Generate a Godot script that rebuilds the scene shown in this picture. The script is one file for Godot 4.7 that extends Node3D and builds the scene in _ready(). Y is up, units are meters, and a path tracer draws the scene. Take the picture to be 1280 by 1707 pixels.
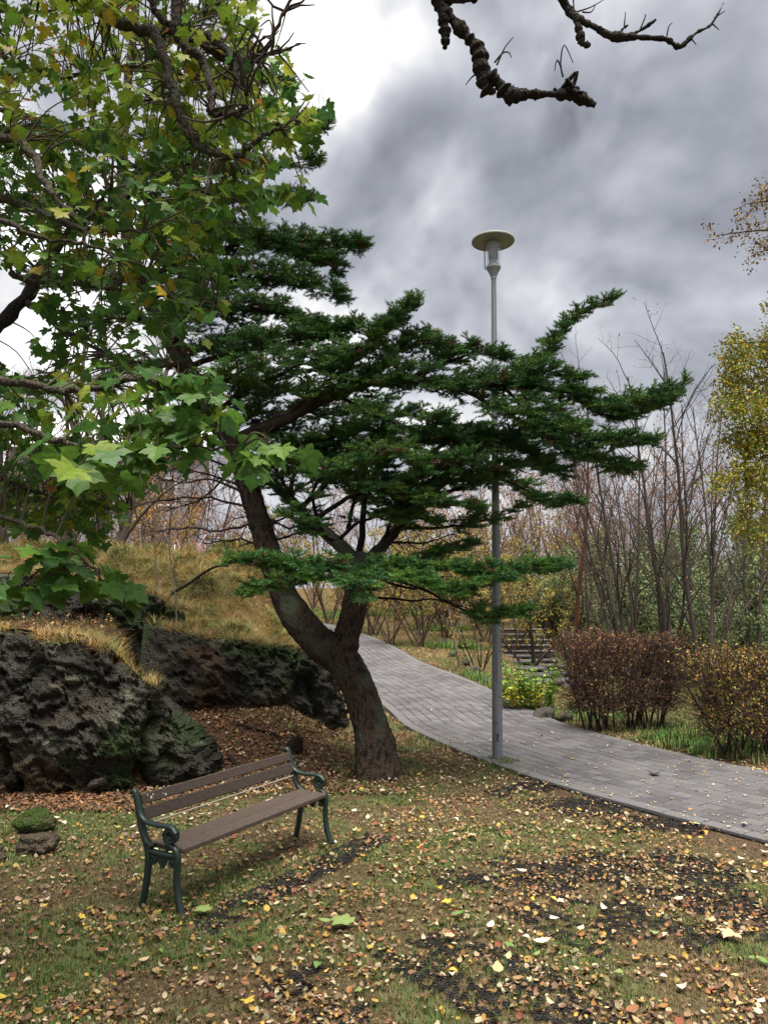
extends Node3D
# Park corner in autumn: bench, lamp post, leaning fir, rock outcrop, brick path.
# x right, y up, camera looks along -z. Depth "d" below means -z.

const F := 1280.0                      # focal length in photo pixels (1280 x 1707)
const PITCH := 0.1162                  # camera looks up a little
const EYE := Vector3(0, 2.1, 0)
var rng := RandomNumberGenerator.new()
var nz := FastNoiseLite.new()
var nz2 := FastNoiseLite.new()
var M := {}
var path_c: Array = []                 # centre line of the path: Vector2(x, depth)
var path_w := 2.7

# ---------------------------------------------------------------- mesh builder
class MB:
	var v := PackedVector3Array()
	var n := PackedVector3Array()
	var c := PackedColorArray()
	var uv := PackedVector2Array()
	var ix := PackedInt32Array()
	func vert(p: Vector3, nn: Vector3, col: Color, t := Vector2.ZERO) -> int:
		v.append(p); n.append(nn); c.append(col); uv.append(t)
		return v.size() - 1
	func tri(a: Vector3, b: Vector3, d: Vector3, col: Color):
		var nn := (d - a).cross(b - a).normalized()
		var k := v.size()
		for p in [a, b, d]: vert(p, nn, col)
		ix.append_array([k, k + 1, k + 2])
	func quad(a: Vector3, b: Vector3, d: Vector3, e: Vector3, col: Color):
		var nn := (d - a).cross(b - a).normalized()
		var k := v.size()
		for p in [a, b, d, e]: vert(p, nn, col)
		ix.append_array([k, k + 1, k + 2, k, k + 2, k + 3])
	func tube(pts: Array, rad: Array, sides: int, col: Color, cap := true):
		var m := pts.size()
		var t0: Vector3 = (pts[1] - pts[0]).normalized()
		var u := t0.cross(Vector3.RIGHT if absf(t0.x) < 0.8 else Vector3.UP).normalized()
		var base := v.size()
		for i in m:
			var t: Vector3 = (pts[mini(i + 1, m - 1)] - pts[maxi(i - 1, 0)]).normalized()
			u = (u - t * u.dot(t)).normalized()
			var w := t.cross(u)
			for s in sides:
				var a := TAU * s / sides
				var d := u * cos(a) + w * sin(a)
				vert(pts[i] + d * rad[i], d, col)
		for i in m - 1:
			for s in sides:
				var a := base + i * sides + s
				var b := base + i * sides + (s + 1) % sides
				ix.append_array([a, b, b + sides, a, b + sides, a + sides])
		if cap:
			for e in [0, m - 1]:
				var td: Vector3 = (pts[0] - pts[1]).normalized() if e == 0 else (pts[m - 1] - pts[m - 2]).normalized()
				var k := vert(pts[e], td, col)
				for s in sides:
					ix.append_array([k, base + e * sides + s, base + e * sides + (s + 1) % sides])
	func lathe(prof: Array, sides: int, col: Color, at := Vector3.ZERO):
		# prof: Vector2(radius, y); a hard edge where a point repeats
		var base := v.size()
		var m := prof.size()
		for i in m:
			var a: Vector2 = prof[maxi(i - 1, 0)]
			var b: Vector2 = prof[mini(i + 1, m - 1)]
			if i > 0 and prof[i] == prof[i - 1]: a = prof[i]
			if i < m - 1 and prof[i] == prof[i + 1]: b = prof[i]
			var d := (b - a).normalized()
			for s in sides:
				var an := TAU * s / sides
				var nn := Vector3(cos(an) * d.y, -d.x, sin(an) * d.y).normalized()
				vert(at + Vector3(cos(an) * prof[i].x, prof[i].y, sin(an) * prof[i].x), nn, col)
		for i in m - 1:
			if prof[i] == prof[i + 1]: continue
			for s in sides:
				var a := base + i * sides + s
				var b := base + i * sides + (s + 1) % sides
				ix.append_array([a, b, b + sides, a, b + sides, a + sides])
	func bevel_box(sz: Vector3, bv: float, col: Color, xf := Transform3D()):
		var h := sz / 2.0
		var ax := [Vector3.RIGHT, Vector3.UP, Vector3.BACK]
		var hs := [h.x, h.y, h.z]
		var pt := func(k: int, s: Array) -> Vector3:
			# the corner of face k next to the corner with signs s
			var p := Vector3.ZERO
			for j in 3: p += ax[j] * s[j] * (hs[j] if j == k else hs[j] - bv)
			return xf * p
		for k in 3:
			for s in [-1, 1]:
				var i := (k + 1) % 3
				var j := (k + 2) % 3
				var q := []
				for e in [[-1, -1], [1, -1], [1, 1], [-1, 1]]:
					var sg := [0, 0, 0]
					sg[k] = s; sg[i] = e[0]; sg[j] = e[1]
					q.append(pt.call(k, sg))
				if s > 0: quad(q[0], q[3], q[2], q[1], col)
				else: quad(q[0], q[1], q[2], q[3], col)
		for k in 3:
			var i := (k + 1) % 3
			var j := (k + 2) % 3
			for e in [[-1, -1], [1, -1], [1, 1], [-1, 1]]:
				var s1 := [0, 0, 0]
				s1[i] = e[0]; s1[j] = e[1]
				var s2 := s1.duplicate()
				s1[k] = -1; s2[k] = 1
				var a: Vector3 = pt.call(i, s1); var b: Vector3 = pt.call(i, s2)
				var d: Vector3 = pt.call(j, s2); var f: Vector3 = pt.call(j, s1)
				if e[0] * e[1] > 0: quad(a, b, d, f, col)
				else: quad(a, f, d, b, col)
		for sx in [-1, 1]:
			for sy in [-1, 1]:
				for sz2 in [-1, 1]:
					var s := [sx, sy, sz2]
					var a: Vector3 = pt.call(0, s); var b: Vector3 = pt.call(1, s); var d: Vector3 = pt.call(2, s)
					if sx * sy * sz2 > 0: tri(a, d, b, col)
					else: tri(a, b, d, col)
	func grid(cols: int, rows: int, f: Callable, colf: Callable):
		# f(i, j) -> position; smooth normals from neighbours
		var base := v.size()
		var P := PackedVector3Array()
		for j in rows:
			for i in cols: P.append(f.call(i, j))
		for j in rows:
			for i in cols:
				var dx := P[j * cols + mini(i + 1, cols - 1)] - P[j * cols + maxi(i - 1, 0)]
				var dy := P[mini(j + 1, rows - 1) * cols + i] - P[maxi(j - 1, 0) * cols + i]
				var nn := dx.cross(dy)
				nn = nn.normalized() if nn.length_squared() > 1e-16 else Vector3.UP
				vert(P[j * cols + i], nn, colf.call(i, j, P[j * cols + i], nn))
		for j in rows - 1:
			for i in cols - 1:
				var a := base + j * cols + i
				ix.append_array([a, a + cols, a + cols + 1, a, a + cols + 1, a + 1])
	func mesh() -> ArrayMesh:
		# turn every face to the side its normals point to
		for k in range(0, ix.size(), 3):
			var a := ix[k]; var b := ix[k + 1]; var d := ix[k + 2]
			if (v[d] - v[a]).cross(v[b] - v[a]).dot(n[a] + n[b] + n[d]) < 0.0:
				ix[k + 1] = d; ix[k + 2] = b
		var arr := []
		arr.resize(Mesh.ARRAY_MAX)
		arr[Mesh.ARRAY_VERTEX] = v; arr[Mesh.ARRAY_NORMAL] = n; arr[Mesh.ARRAY_COLOR] = c
		arr[Mesh.ARRAY_TEX_UV] = uv; arr[Mesh.ARRAY_INDEX] = ix
		var m := ArrayMesh.new()
		m.add_surface_from_arrays(Mesh.PRIMITIVE_TRIANGLES, arr)
		return m

# ---------------------------------------------------------------- small helpers
func rf(a: float, b: float) -> float: return rng.randf_range(a, b)
func ss(a: float, b: float, x: float) -> float: return smoothstep(a, b, x)
func srgb(c: Color) -> Color: return c.linear_to_srgb()

var used := {}
func numbered(called: String) -> String:
	if not used.has(called):
		used[called] = 0
		return called
	used[called] += 1
	return "%s_%03d" % [called, used[called]]

func thing(called: String, label: String, category: String, at := Vector3.ZERO, turn := 0.0, group := "") -> Node3D:
	var o := Node3D.new()
	o.name = numbered(called); add_child(o)
	o.position = at; o.rotation.y = turn
	tag(o, label, category, group)
	return o
func tag(o: Node, label: String, category: String, group := "", kind := ""):
	if label: o.set_meta("label", label)
	if category: o.set_meta("category", category)
	if group: o.set_meta("group", group)
	if kind: o.set_meta("kind", kind)
func part(called: String, mesh: Mesh, mat: Material, parent: Node, at := Transform3D()) -> MeshInstance3D:
	var o := MeshInstance3D.new()
	o.name = called if parent != self else numbered(called)
	o.mesh = mesh
	o.material_override = mat
	o.transform = at
	parent.add_child(o, true)
	return o
func many(called: String, mesh: Mesh, mat: Material, parent: Node, xf: Array, cols: Array) -> MultiMeshInstance3D:
	var mm := MultiMesh.new()
	mm.transform_format = MultiMesh.TRANSFORM_3D
	mm.use_colors = true
	mm.mesh = mesh
	mm.instance_count = xf.size()
	for i in xf.size():
		mm.set_instance_transform(i, xf[i])
		mm.set_instance_color(i, cols[i])
	var o := MultiMeshInstance3D.new()
	o.name = called if parent != self else numbered(called)
	o.multimesh = mm
	o.material_override = mat
	o.set_meta("kind", "stuff")
	parent.add_child(o, true)
	return o

# a photo pixel and a depth -> a point
func P(px: float, py: float, d: float) -> Vector3:
	var a := (px - 640.0) / F
	var b := -(py - 853.5) / F
	var dir := Vector3(a, b * cos(PITCH) + sin(PITCH), b * sin(PITCH) - cos(PITCH))
	return EYE + dir * (d / -dir.z)
# where the ray of a pixel meets the ground
func G(px: float, py: float) -> Vector3:
	var lo := 1.0
	var hi := 1.0
	while hi < 90.0:
		hi += 0.1
		var p := P(px, py, hi)
		if p.y < H(p.x, -p.z): break
		lo = hi
	for k in 12:
		var m := (lo + hi) / 2
		var p := P(px, py, m)
		if p.y < H(p.x, -p.z): hi = m
		else: lo = m
	return P(px, py, hi)
func on(x: float, d: float) -> Vector3: return Vector3(x, H(x, d), -d)

func smooth(pts: Array, per := 6) -> Array:
	# Catmull-Rom through points (Vector2 or Vector3)
	var out := []
	for i in pts.size() - 1:
		var a = pts[maxi(i - 1, 0)]; var b = pts[i]; var c = pts[i + 1]; var d = pts[mini(i + 2, pts.size() - 1)]
		for k in per:
			var t := float(k) / per
			out.append(b.cubic_interpolate(c, a, d, t))
	out.append(pts[-1])
	return out
func taper(k: int, a: float, b: float, pw := 1.0) -> Array:
	var r := []
	for i in k: r.append(lerpf(a, b, pow(float(i) / maxf(1, k - 1), pw)))
	return r
func along(pts: Array, t: float) -> Vector3:
	var x := clampf(t, 0, 0.9999) * (pts.size() - 1)
	return pts[int(x)].lerp(pts[int(x) + 1], x - int(x))
func tangent(pts: Array, t: float) -> Vector3:
	var i := int(clampf(t, 0, 0.9999) * (pts.size() - 1))
	return (pts[i + 1] - pts[i]).normalized()
func length_of(pts: Array) -> float:
	var l := 0.0
	for i in pts.size() - 1: l += pts[i].distance_to(pts[i + 1])
	return l
func frame(y: Vector3, up := Vector3.UP, s := 1.0) -> Transform3D:
	# basis with Y along y, Z as near to "up" as possible
	y = y.normalized()
	var x := y.cross(up)
	if x.length() < 0.01: x = y.cross(Vector3.RIGHT)
	x = x.normalized()
	var z := x.cross(y)
	return Transform3D(Basis(x * s, y * s, z * s), Vector3.ZERO)
func rdir() -> Vector3:
	return Vector3(rng.randfn(), rng.randfn(), rng.randfn()).normalized()
func tint(c: Color, k := 0.2) -> Color:
	var f := rf(1 - k, 1 + k)
	return Color(c.r * f * rf(0.92, 1.08), c.g * f * rf(0.94, 1.06), c.b * f * rf(0.9, 1.1))
func pick(a: Array): return a[rng.randi() % a.size()]

# ---------------------------------------------------------------- terrain
func path_dist(x: float, d: float) -> float:
	var best := 1e9
	var p := Vector2(x, d)
	for i in path_c.size() - 1:
		var q := Geometry2D.get_closest_point_to_segment(p, path_c[i], path_c[i + 1])
		best = minf(best, q.distance_squared_to(p))
	return sqrt(best)
func H(x: float, d: float) -> float:
	var l := 0.07 * maxf(0.0, minf(d, 60.0) - 13.5)
	var r := 0.10 * maxf(0.0, minf(d, 60.0) - 20.0)
	var h := lerpf(l, r, ss(1.5, 4.5, x - 0.09 * (d - 14.0)))
	# brown slope up to the ledge
	h += 0.55 * ss(9.5, 12.0, d) * (1.0 - ss(-1.7, -0.3, x)) * (1.0 - ss(14, 20, d))
	# mound behind the ledge
	var e := 1.0 - ss(-2.7, -0.85, x + 0.06 * (d - 13.0))
	var m := (1.25 + 1.8 * ss(12.2, 15.6, d) + 0.5 * nz.get_noise_2d(x * 85, d * 85)) * ss(12.0, 12.5, d) * e * (1.0 - 0.55 * ss(17, 22, d))
	h = maxf(h, m)
	# plateau of the near outcrop
	var q := 1.0 - ss(-3.5, -2.45, x + 0.30 * (d - 9.4))
	var o := (1.5 + 0.10 * (d - 9.5) + 0.1 * nz.get_noise_2d(x * 90, d * 90)) * ss(9.05, 9.55, d) * q * (1.0 - ss(13.5, 17, d))
	h = maxf(h, o)
	return h

# ---------------------------------------------------------------- textures and materials
func noise_image(size: int, seed_: int, freq: float, oct := 4, type := FastNoiseLite.TYPE_SIMPLEX_SMOOTH) -> Image:
	var f := FastNoiseLite.new()
	f.seed = seed_; f.frequency = freq; f.noise_type = type; f.fractal_octaves = oct
	if type == FastNoiseLite.TYPE_CELLULAR:
		f.cellular_return_type = FastNoiseLite.RETURN_DISTANCE2_SUB
	var im := f.get_seamless_image(size, size)
	im.convert(Image.FORMAT_L8)
	return im
func ramp_tex(im: Image, stops: Array, fine: Image = null, k := 0.3) -> ImageTexture:
	# stops: [pos, Color(linear)] ; the noise picks the colour
	var g := Gradient.new()
	g.offsets = PackedFloat32Array(stops.map(func(s): return s[0]))
	g.colors = PackedColorArray(stops.map(func(s): return s[1].linear_to_srgb()))
	var lut := []
	for i in 256: lut.append(g.sample(i / 255.0))
	var a := im.get_data()
	var b := fine.get_data() if fine else PackedByteArray()
	var out := PackedByteArray()
	out.resize(a.size() * 3)
	for i in a.size():
		var c: Color = lut[a[i]]
		var f := 1.0 if not fine else 1.0 + k * (b[i] / 127.5 - 1.0)
		out[i * 3] = int(clampf(c.r * f, 0, 1) * 255); out[i * 3 + 1] = int(clampf(c.g * f, 0, 1) * 255); out[i * 3 + 2] = int(clampf(c.b * f, 0, 1) * 255)
	var r := Image.create_from_data(im.get_width(), im.get_height(), false, Image.FORMAT_RGB8, out)
	return ImageTexture.create_from_image(r)
func mat(rough := 0.9, spec := 0.3) -> StandardMaterial3D:
	var m := StandardMaterial3D.new()
	m.vertex_color_use_as_albedo = true
	m.roughness = rough
	m.metallic_specular = spec
	m.cull_mode = BaseMaterial3D.CULL_DISABLED
	return m
func tri_mat(tex: Texture2D, scale: Vector3, rough := 0.9, height: Texture2D = null, hs := 1.0, world := true) -> StandardMaterial3D:
	var m := mat(rough)
	m.albedo_texture = tex
	m.uv1_triplanar = true
	m.uv1_world_triplanar = world
	m.uv1_scale = scale
	if height:
		m.heightmap_enabled = true
		m.heightmap_texture = height
		m.heightmap_scale = hs
	return m
func leaf_mat(rough := 0.55, back := 0.5) -> StandardMaterial3D:
	var m := mat(rough, 0.35)
	m.backlight_enabled = true
	m.backlight = Color(back, back, back)
	return m

func make_materials():
	var n1 := noise_image(512, 3, 0.012, 5)
	var n2 := noise_image(512, 7, 0.06, 4)
	var n3 := noise_image(512, 11, 0.2, 2)
	var cell := noise_image(512, 5, 0.035, 2, FastNoiseLite.TYPE_CELLULAR)
	var h2 := ImageTexture.create_from_image(n2)
	var h3 := ImageTexture.create_from_image(n3)
	var hc := ImageTexture.create_from_image(cell)
	var W := func(a): return Color(a, a, a)
	# tints, multiplied with the vertex colours
	M.ground = tri_mat(ramp_tex(n2, [[0.2, W.call(0.3)], [0.45, W.call(0.75)], [0.6, Color(1, 0.95, 0.85)], [0.8, W.call(1.0)]], n3, 0.45), Vector3(0.9, 0.9, 0.9), 0.95, h3, 2.0)
	M.rock = tri_mat(ramp_tex(n2, [[0.15, W.call(0.25)], [0.45, W.call(0.7)], [0.7, W.call(0.95)], [0.85, W.call(1.0)]], n3, 0.4), Vector3(1.1, 1.1, 1.1), 0.92, h2, 5.0)
	M.bark = tri_mat(ramp_tex(n2, [[0.2, W.call(0.3)], [0.5, W.call(0.75)], [0.8, W.call(1.0)]], n3, 0.3), Vector3(2.2, 0.9, 2.2), 0.9, h2, 2.5)
	M.thin_bark = mat(0.85)
	M.paver = tri_mat(ramp_tex(n2, [[0.2, W.call(0.72)], [0.5, W.call(0.9)], [0.8, W.call(1.0)]], n3, 0.22), Vector3(1.7, 1.7, 1.7), 0.62, h3, 0.25)
	M.stone = tri_mat(ramp_tex(n2, [[0.2, W.call(0.5)], [0.5, W.call(0.85)], [0.8, W.call(1.0)]], n3, 0.3), Vector3(1.6, 1.6, 1.6), 0.9, h2, 2.0)
	M.wood = tri_mat(ramp_tex(n2, [[0.15, Color(0.45, 0.42, 0.4)], [0.42, Color(0.8, 0.78, 0.76)], [0.6, W.call(0.95)], [0.85, Color(1, 1, 1)]], n3, 0.14), Vector3(0.35, 4.5, 4.5), 0.55, h3, 0.12, false)
	M.iron = mat(0.38, 0.5)
	M.galv = tri_mat(ramp_tex(n2, [[0.2, W.call(0.66)], [0.5, W.call(0.86)], [0.8, W.call(1.0)]], n3, 0.1), Vector3(2.5, 1.0, 2.5), 0.55)
	M.galv.metallic = 0.35
	M.paint = mat(0.5, 0.5)
	M.rubber = mat(0.8, 0.3)
	M.plain = mat(0.85, 0.3)
	M.blade = leaf_mat(0.6, 0.5)
	M.needle = mat(0.5, 0.4)
	M.leaf = leaf_mat(0.5, 0.55)
	M.dry_leaf = leaf_mat(0.75, 0.25)
	M.maple = leaf_mat(0.42, 0.9)
	M.maple.albedo_texture = leaf_texture()
	var g := StandardMaterial3D.new()
	g.transparency = BaseMaterial3D.TRANSPARENCY_ALPHA
	g.albedo_color = Color(0.85, 0.9, 0.95, 0.18)
	g.roughness = 0.05
	M.glass = g

func leaf_texture() -> ImageTexture:
	# veins of a maple leaf: uv = (x / 1.3 + 0.5, 1 - y)
	var s := 192
	var im := Image.create_empty(s, s, false, Image.FORMAT_RGB8)
	var veins := [[Vector2(0, 0.06), Vector2(0, 1)], [Vector2(0, 0.06), Vector2(0.52, 0.5)], [Vector2(0, 0.06), Vector2(-0.52, 0.5)], [Vector2(0, 0.06), Vector2(0.4, 0.02)], [Vector2(0, 0.06), Vector2(-0.4, 0.02)]]
	for k in 5:
		var y := 0.22 + 0.13 * k
		veins.append([Vector2(0, y), Vector2(0.2, y + 0.16)])
		veins.append([Vector2(0, y), Vector2(-0.2, y + 0.16)])
	var f := FastNoiseLite.new()
	f.seed = 9; f.frequency = 0.03
	for j in s:
		for i in s:
			var p := Vector2((float(i) / s - 0.5) * 1.3, 1.0 - float(j) / s)
			var d := 9.0
			for k in veins.size():
				var q := Geometry2D.get_closest_point_to_segment(p, veins[k][0], veins[k][1])
				d = minf(d, p.distance_to(q) * (1.0 if k < 5 else 1.9))
			var b := 0.86 + 0.16 * f.get_noise_2d(i, j)
			var vein := clampf(1.0 - d / 0.016, 0, 1)
			var c := Color(b, b, b).lerp(Color(1, 1, 0.92), vein * 0.9)
			im.set_pixel(i, j, c)
	return ImageTexture.create_from_image(im)

# ---------------------------------------------------------------- camera, sky, sun
func make_view():
	var cam := Camera3D.new()
	cam.name = "camera"
	add_child(cam)
	cam.position = EYE
	cam.rotation.x = PITCH
	cam.fov = rad_to_deg(2.0 * atan(853.5 / F))
	cam.near = 0.05
	cam.far = 900.0
	cam.current = true
	var env := Environment.new()
	env.background_mode = Environment.BG_SKY
	var sky := Sky.new()
	var pm := PanoramaSkyMaterial.new()
	pm.panorama = cloud_sky()
	sky.sky_material = pm
	env.sky = sky
	env.background_energy_multiplier = 1.0
	env.tonemap_mode = Environment.TONE_MAPPER_LINEAR
	env.tonemap_exposure = 5.7
	env.sdfgi_enabled = true
	env.ssao_enabled = true
	env.ssil_enabled = true
	var we := WorldEnvironment.new()
	we.name = "world_environment"
	we.environment = env
	add_child(we)
	var sun := DirectionalLight3D.new()
	sun.name = "sun"
	add_child(sun)
	sun.light_energy = 0.5
	sun.light_angular_distance = 50.0
	sun.light_color = Color(1.0, 0.97, 0.92)
	sun.shadow_enabled = true
	sun.rotation_degrees = Vector3(-76, 20, 0)   # high above thick cloud
	

func cloud_sky() -> ImageTexture:
	var w := 2048
	var h := 1024
	var f := FastNoiseLite.new()
	f.seed = 21; f.frequency = 1.0; f.fractal_octaves = 5; f.fractal_gain = 0.5
	var f2 := FastNoiseLite.new()
	f2.seed = 33; f2.frequency = 1.0; f2.fractal_octaves = 4
	# cloud masses seen in the photo: px, py, radius in px, strength
	var lumps := [[550, -20, 170, 1.6], [490, 120, 100, 0.9], [690, 30, 80, 0.6], [100, 420, 220, 0.8], [60, 650, 160, 0.9], [330, 780, 140, 0.6], [740, 300, 60, 0.4], [700, 370, 60, 0.2], [560, 250, 60, 0.15], [960, 480, 80, 0.5], [1020, 440, 50, 0.2],
		[800, 190, 80, 0.2], [930, 230, 80, 0.15], [1000, 80, 150, 0.2], [560, 560, 110, 0.7], [650, 480, 60, 0.1], [1180, 500, 90, 0.15], [830, 80, 80, 0.2], [720, 700, 120, 0.3],
		[670, 190, 95, -0.55], [780, 170, 80, -0.3], [610, 310, 80, -0.34], [600, 420, 80, -0.2], [1180, 150, 110, -0.12], [1130, 330, 150, -0.15], [880, 300, 100, -0.25], [900, 400, 80, -0.15], [1250, 330, 110, -0.15], [720, 480, 90, -0.2], [880, 560, 60, -0.1], [1060, 540, 80, -0.05]]
	for l in lumps:
		var dr := (P(l[0], l[1], 10.0) - EYE).normalized()
		l.append(dr)
		l.append((l[2] / F) * (l[2] / F))
	var out := PackedFloat32Array()
	out.resize(w * h * 3)
	for j in h:
		var el := (0.5 - (j + 0.5) / h) * PI
		for i in w:
			var az := (i + 0.5) / w * TAU        # the panorama starts at -z
			var k := (j * w + i) * 3
			if el < -0.02:
				out[k] = 0.03; out[k + 1] = 0.03; out[k + 2] = 0.028
				continue
			var dr := Vector3(sin(az) * cos(el), sin(el), -cos(az) * cos(el))
			# clouds lie on a layer overhead, so they flatten towards the horizon
			var q := dr / (dr.y + 0.6) * 1.35
			var wx := f2.get_noise_3d(q.x * 0.9, q.z * 0.9, 0.0) * 0.8
			var a := f.get_noise_3d(q.x * 1.1 + wx, q.z * 1.1 - wx, 2.0)
			var b := f.get_noise_3d(q.x * 3.4 + wx, q.z * 3.4, 7.0)
			var g := f.get_noise_3d(q.x * 8.0 + wx * 2.0, q.z * 8.0, 11.0)
			var c := 0.58 + 0.16 * a
			for l in lumps:
				var dd: float = dr.distance_squared_to(l[4]) / l[5]
				if dd < 6.0: c += l[3] * (0.42 if l[3] > 0 else 0.6) * exp(-dd) * (1.0 + 1.3 * b)
			var s := f2.get_noise_3d(q.x * 17.0 + wx * 3.0, q.z * 17.0, 3.0)
			c *= 1.0 + 0.5 * b + 0.3 * g + 0.1 * s
			c += 0.10 * exp(-el * 7.0)
			c = maxf(c, 0.16) * 0.17
			var cool := clampf(1.0 - (c - 0.06) / 0.12, 0.0, 1.0)
			out[k] = c * lerpf(1.0, 0.90, cool); out[k + 1] = c * lerpf(1.0, 0.955, cool); out[k + 2] = c * lerpf(1.0, 1.12, cool)
	var im := Image.create_from_data(w, h, false, Image.FORMAT_RGBF, out.to_byte_array())
	return ImageTexture.create_from_image(im)

# ---------------------------------------------------------------- ground, path
func spaced(a: float, b: float, step: float, lo: float, hi: float) -> Array:
	var out := []
	var x := a
	while x <= b:
		out.append(x); x += step
	var s := step
	x = a
	while x > lo:
		s *= 1.25; x -= s; out.push_front(x)
	s = step; x = out[-1]
	while x < hi:
		s *= 1.25; x += s; out.append(x)
	return out
func zone(x: float, d: float) -> Color:
	var lawn := Color(0.14, 0.112, 0.058)
	var soil := Color(0.12, 0.066, 0.042)
	var verge := Color(0.17, 0.125, 0.06)
	var mound := Color(0.17, 0.125, 0.05)
	var c := lawn
	c = c.lerp(Color(0.10, 0.115, 0.04), ss(-0.05, 0.45, nz2.get_noise_2d(x * 40, d * 40)))
	c = c.lerp(Color(0.16, 0.105, 0.065), ss(0.05, 0.5, nz.get_noise_2d(x * 55 + 90, d * 55)))
	c = c.lerp(soil, ss(9.0, 10.0, d - 0.5 * x) * (1.0 - ss(-0.9, 0.2, x)) * (1.0 - ss(12, 13, d)))
	var pd := path_dist(x, d) if d < 40 and d > 3 and x > -9 and x < 11 else 9.0
	c = c.lerp(Color(0.15, 0.095, 0.06), (1.0 - ss(1.5, 2.0 + 0.4 * nz.get_noise_2d(x * 80, d * 80), pd)) * 0.8)
	c = c.lerp(verge, ss(13.5, 16, d) * 0.8)
	c = c.lerp(mound, ss(12.2, 13, d) * (1.0 - ss(-1.6, -0.6, x)))
	c = c.lerp(Color(0.09, 0.095, 0.035), ss(16, 22, d) * ss(4, 7, x) * 0.8)
	return c
func make_ground():
	var xs := spaced(-8.0, 8.0, 0.11, -420.0, 420.0)
	var ds := spaced(-1.0, 19.0, 0.11, -40.0, 650.0)
	var b := MB.new()
	b.grid(xs.size(), ds.size(), func(i, j):
		var x: float = xs[i]; var d: float = ds[j]
		var y := H(x, d) + 0.012 * nz.get_noise_2d(x * 150, d * 150) * ss(1.3, 1.8, path_dist(x, d) if d < 34 and d > 1 else 9.0) - 0.012
		return Vector3(x, y, -d),
		func(i, j, p, _n): return zone(p.x, -p.z))
	var o := part("ground", b.mesh(), M.ground, self)
	o.set_meta("kind", "structure")
	return o

func make_path():
	var root := Node3D.new()
	root.name = "path"; add_child(root); used["path"] = 0
	root.set_meta("kind", "structure")
	# bed of sand under the stones
	var cl := smooth(path_c, 14)
	var b := MB.new()
	b.grid(13, cl.size(), func(i, j):
		var t: Vector2 = (cl[mini(j + 1, cl.size() - 1)] - cl[maxi(j - 1, 0)]).normalized()
		var nn := Vector2(t.y, -t.x)
		var q: Vector2 = cl[j] + nn * (i / 6.0 - 1.0) * (path_w / 2 + 0.02)
		return on(q.x, q.y) + Vector3.UP * 0.006,
		func(_i, _j, _p, _n): return Color(0.055, 0.05, 0.048))
	part("bed", b.mesh(), M.ground, root)
	# cumulative length
	var acc := [0.0]
	for i in cl.size() - 1: acc.append(acc[-1] + cl[i].distance_to(cl[i + 1]))
	var total: float = acc[-1]
	var rows := 15
	var rw := path_w / rows
	var variants := []
	for k in 4:
		var m := MB.new()
		m.bevel_box(Vector3(rw - 0.011, 0.06, 0.199), 0.007, Color.WHITE)
		variants.append(m.mesh())
	var tones := [Color(0.11, 0.106, 0.114), Color(0.128, 0.123, 0.132), Color(0.148, 0.144, 0.153), Color(0.16, 0.153, 0.158), Color(0.178, 0.174, 0.183)]
	var mats := []
	for c in tones:
		var m: StandardMaterial3D = M.paver.duplicate()
		m.albedo_color = srgb(c)
		mats.append(m)
	var edge: StandardMaterial3D = M.paver.duplicate()
	edge.albedo_color = srgb(Color(0.165, 0.161, 0.168))
	var all := []
	var seg := 0
	for r in rows:
		var s := rf(0.0, 0.1) + (0.105 if r % 2 else 0.0)
		seg = 0
		while s < total - 0.2:
			while acc[seg + 1] < s: seg += 1
			var t: float = (s - acc[seg]) / (acc[seg + 1] - acc[seg])
			var p: Vector2 = cl[seg].lerp(cl[seg + 1], t)
			var dr: Vector2 = (cl[seg + 1] - cl[seg]).normalized()
			var nn := Vector2(dr.y, -dr.x)
			var off := -path_w / 2 + rw * (r + 0.5)
			var q := p + nn * off
			var curve := 1.0
			if seg > 0 and seg < cl.size() - 2:
				var d2: Vector2 = (cl[seg + 2] - cl[seg + 1]).normalized()
				curve = 1.0 + off * dr.angle_to(d2) / maxf(0.1, cl[seg].distance_to(cl[seg + 1]))
			var step := 0.21 / maxf(0.3, curve)
			var cen := on(q.x, q.y)
			var hb := on(q.x + dr.x * 0.1, q.y + dr.y * 0.1)
			var hr := on(q.x + nn.x * 0.1, q.y + nn.y * 0.1)
			var z := (hb - cen).normalized()
			var x := (hr - cen).normalized()
			var y := x.cross(z) * -1.0
			if y.y < 0: y = -y
			var bs := Basis(x, y, x.cross(y)).orthonormalized()
			bs = bs * Basis.from_euler(Vector3(rf(-0.008, 0.008), rf(-0.012, 0.012), rf(-0.008, 0.008)))
			var xf := Transform3D(bs, cen + Vector3.UP * (0.0 + rf(-0.003, 0.003)))
			# seen size: only the largest 300 in the picture are pieces of their own
			var pd := -xf.origin.z
			var inside := pd > 3.0 and absf(xf.origin.x) < pd * 0.5 + 0.15
			all.append({"xf": xf, "d": pd if inside else 99.0, "r": r, "k": rng.randi() % 4, "m": clampi(int(2.0 + 3.2 * nz.get_noise_2d(q.x * 70, q.y * 70) + rf(-1.5, 1.9)), 0, tones.size() - 1)})
			s += step
	all.sort_custom(func(a, c): return a.d < c.d)
	for i in mini(300, all.size()):
		var e = all[i]
		part("paver", variants[e.k], edge if e.r == 0 or e.r == rows - 1 else mats[e.m], root, e.xf)
	var xs := []
	var cs := []
	for i in range(300, all.size()):
		xs.append(all[i].xf)
		cs.append(Color(0.165, 0.161, 0.168) if all[i].r == 0 or all[i].r == rows - 1 else tones[all[i].m])
	many("paver_field", variants[0], M.paver, root, xs, cs)

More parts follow.
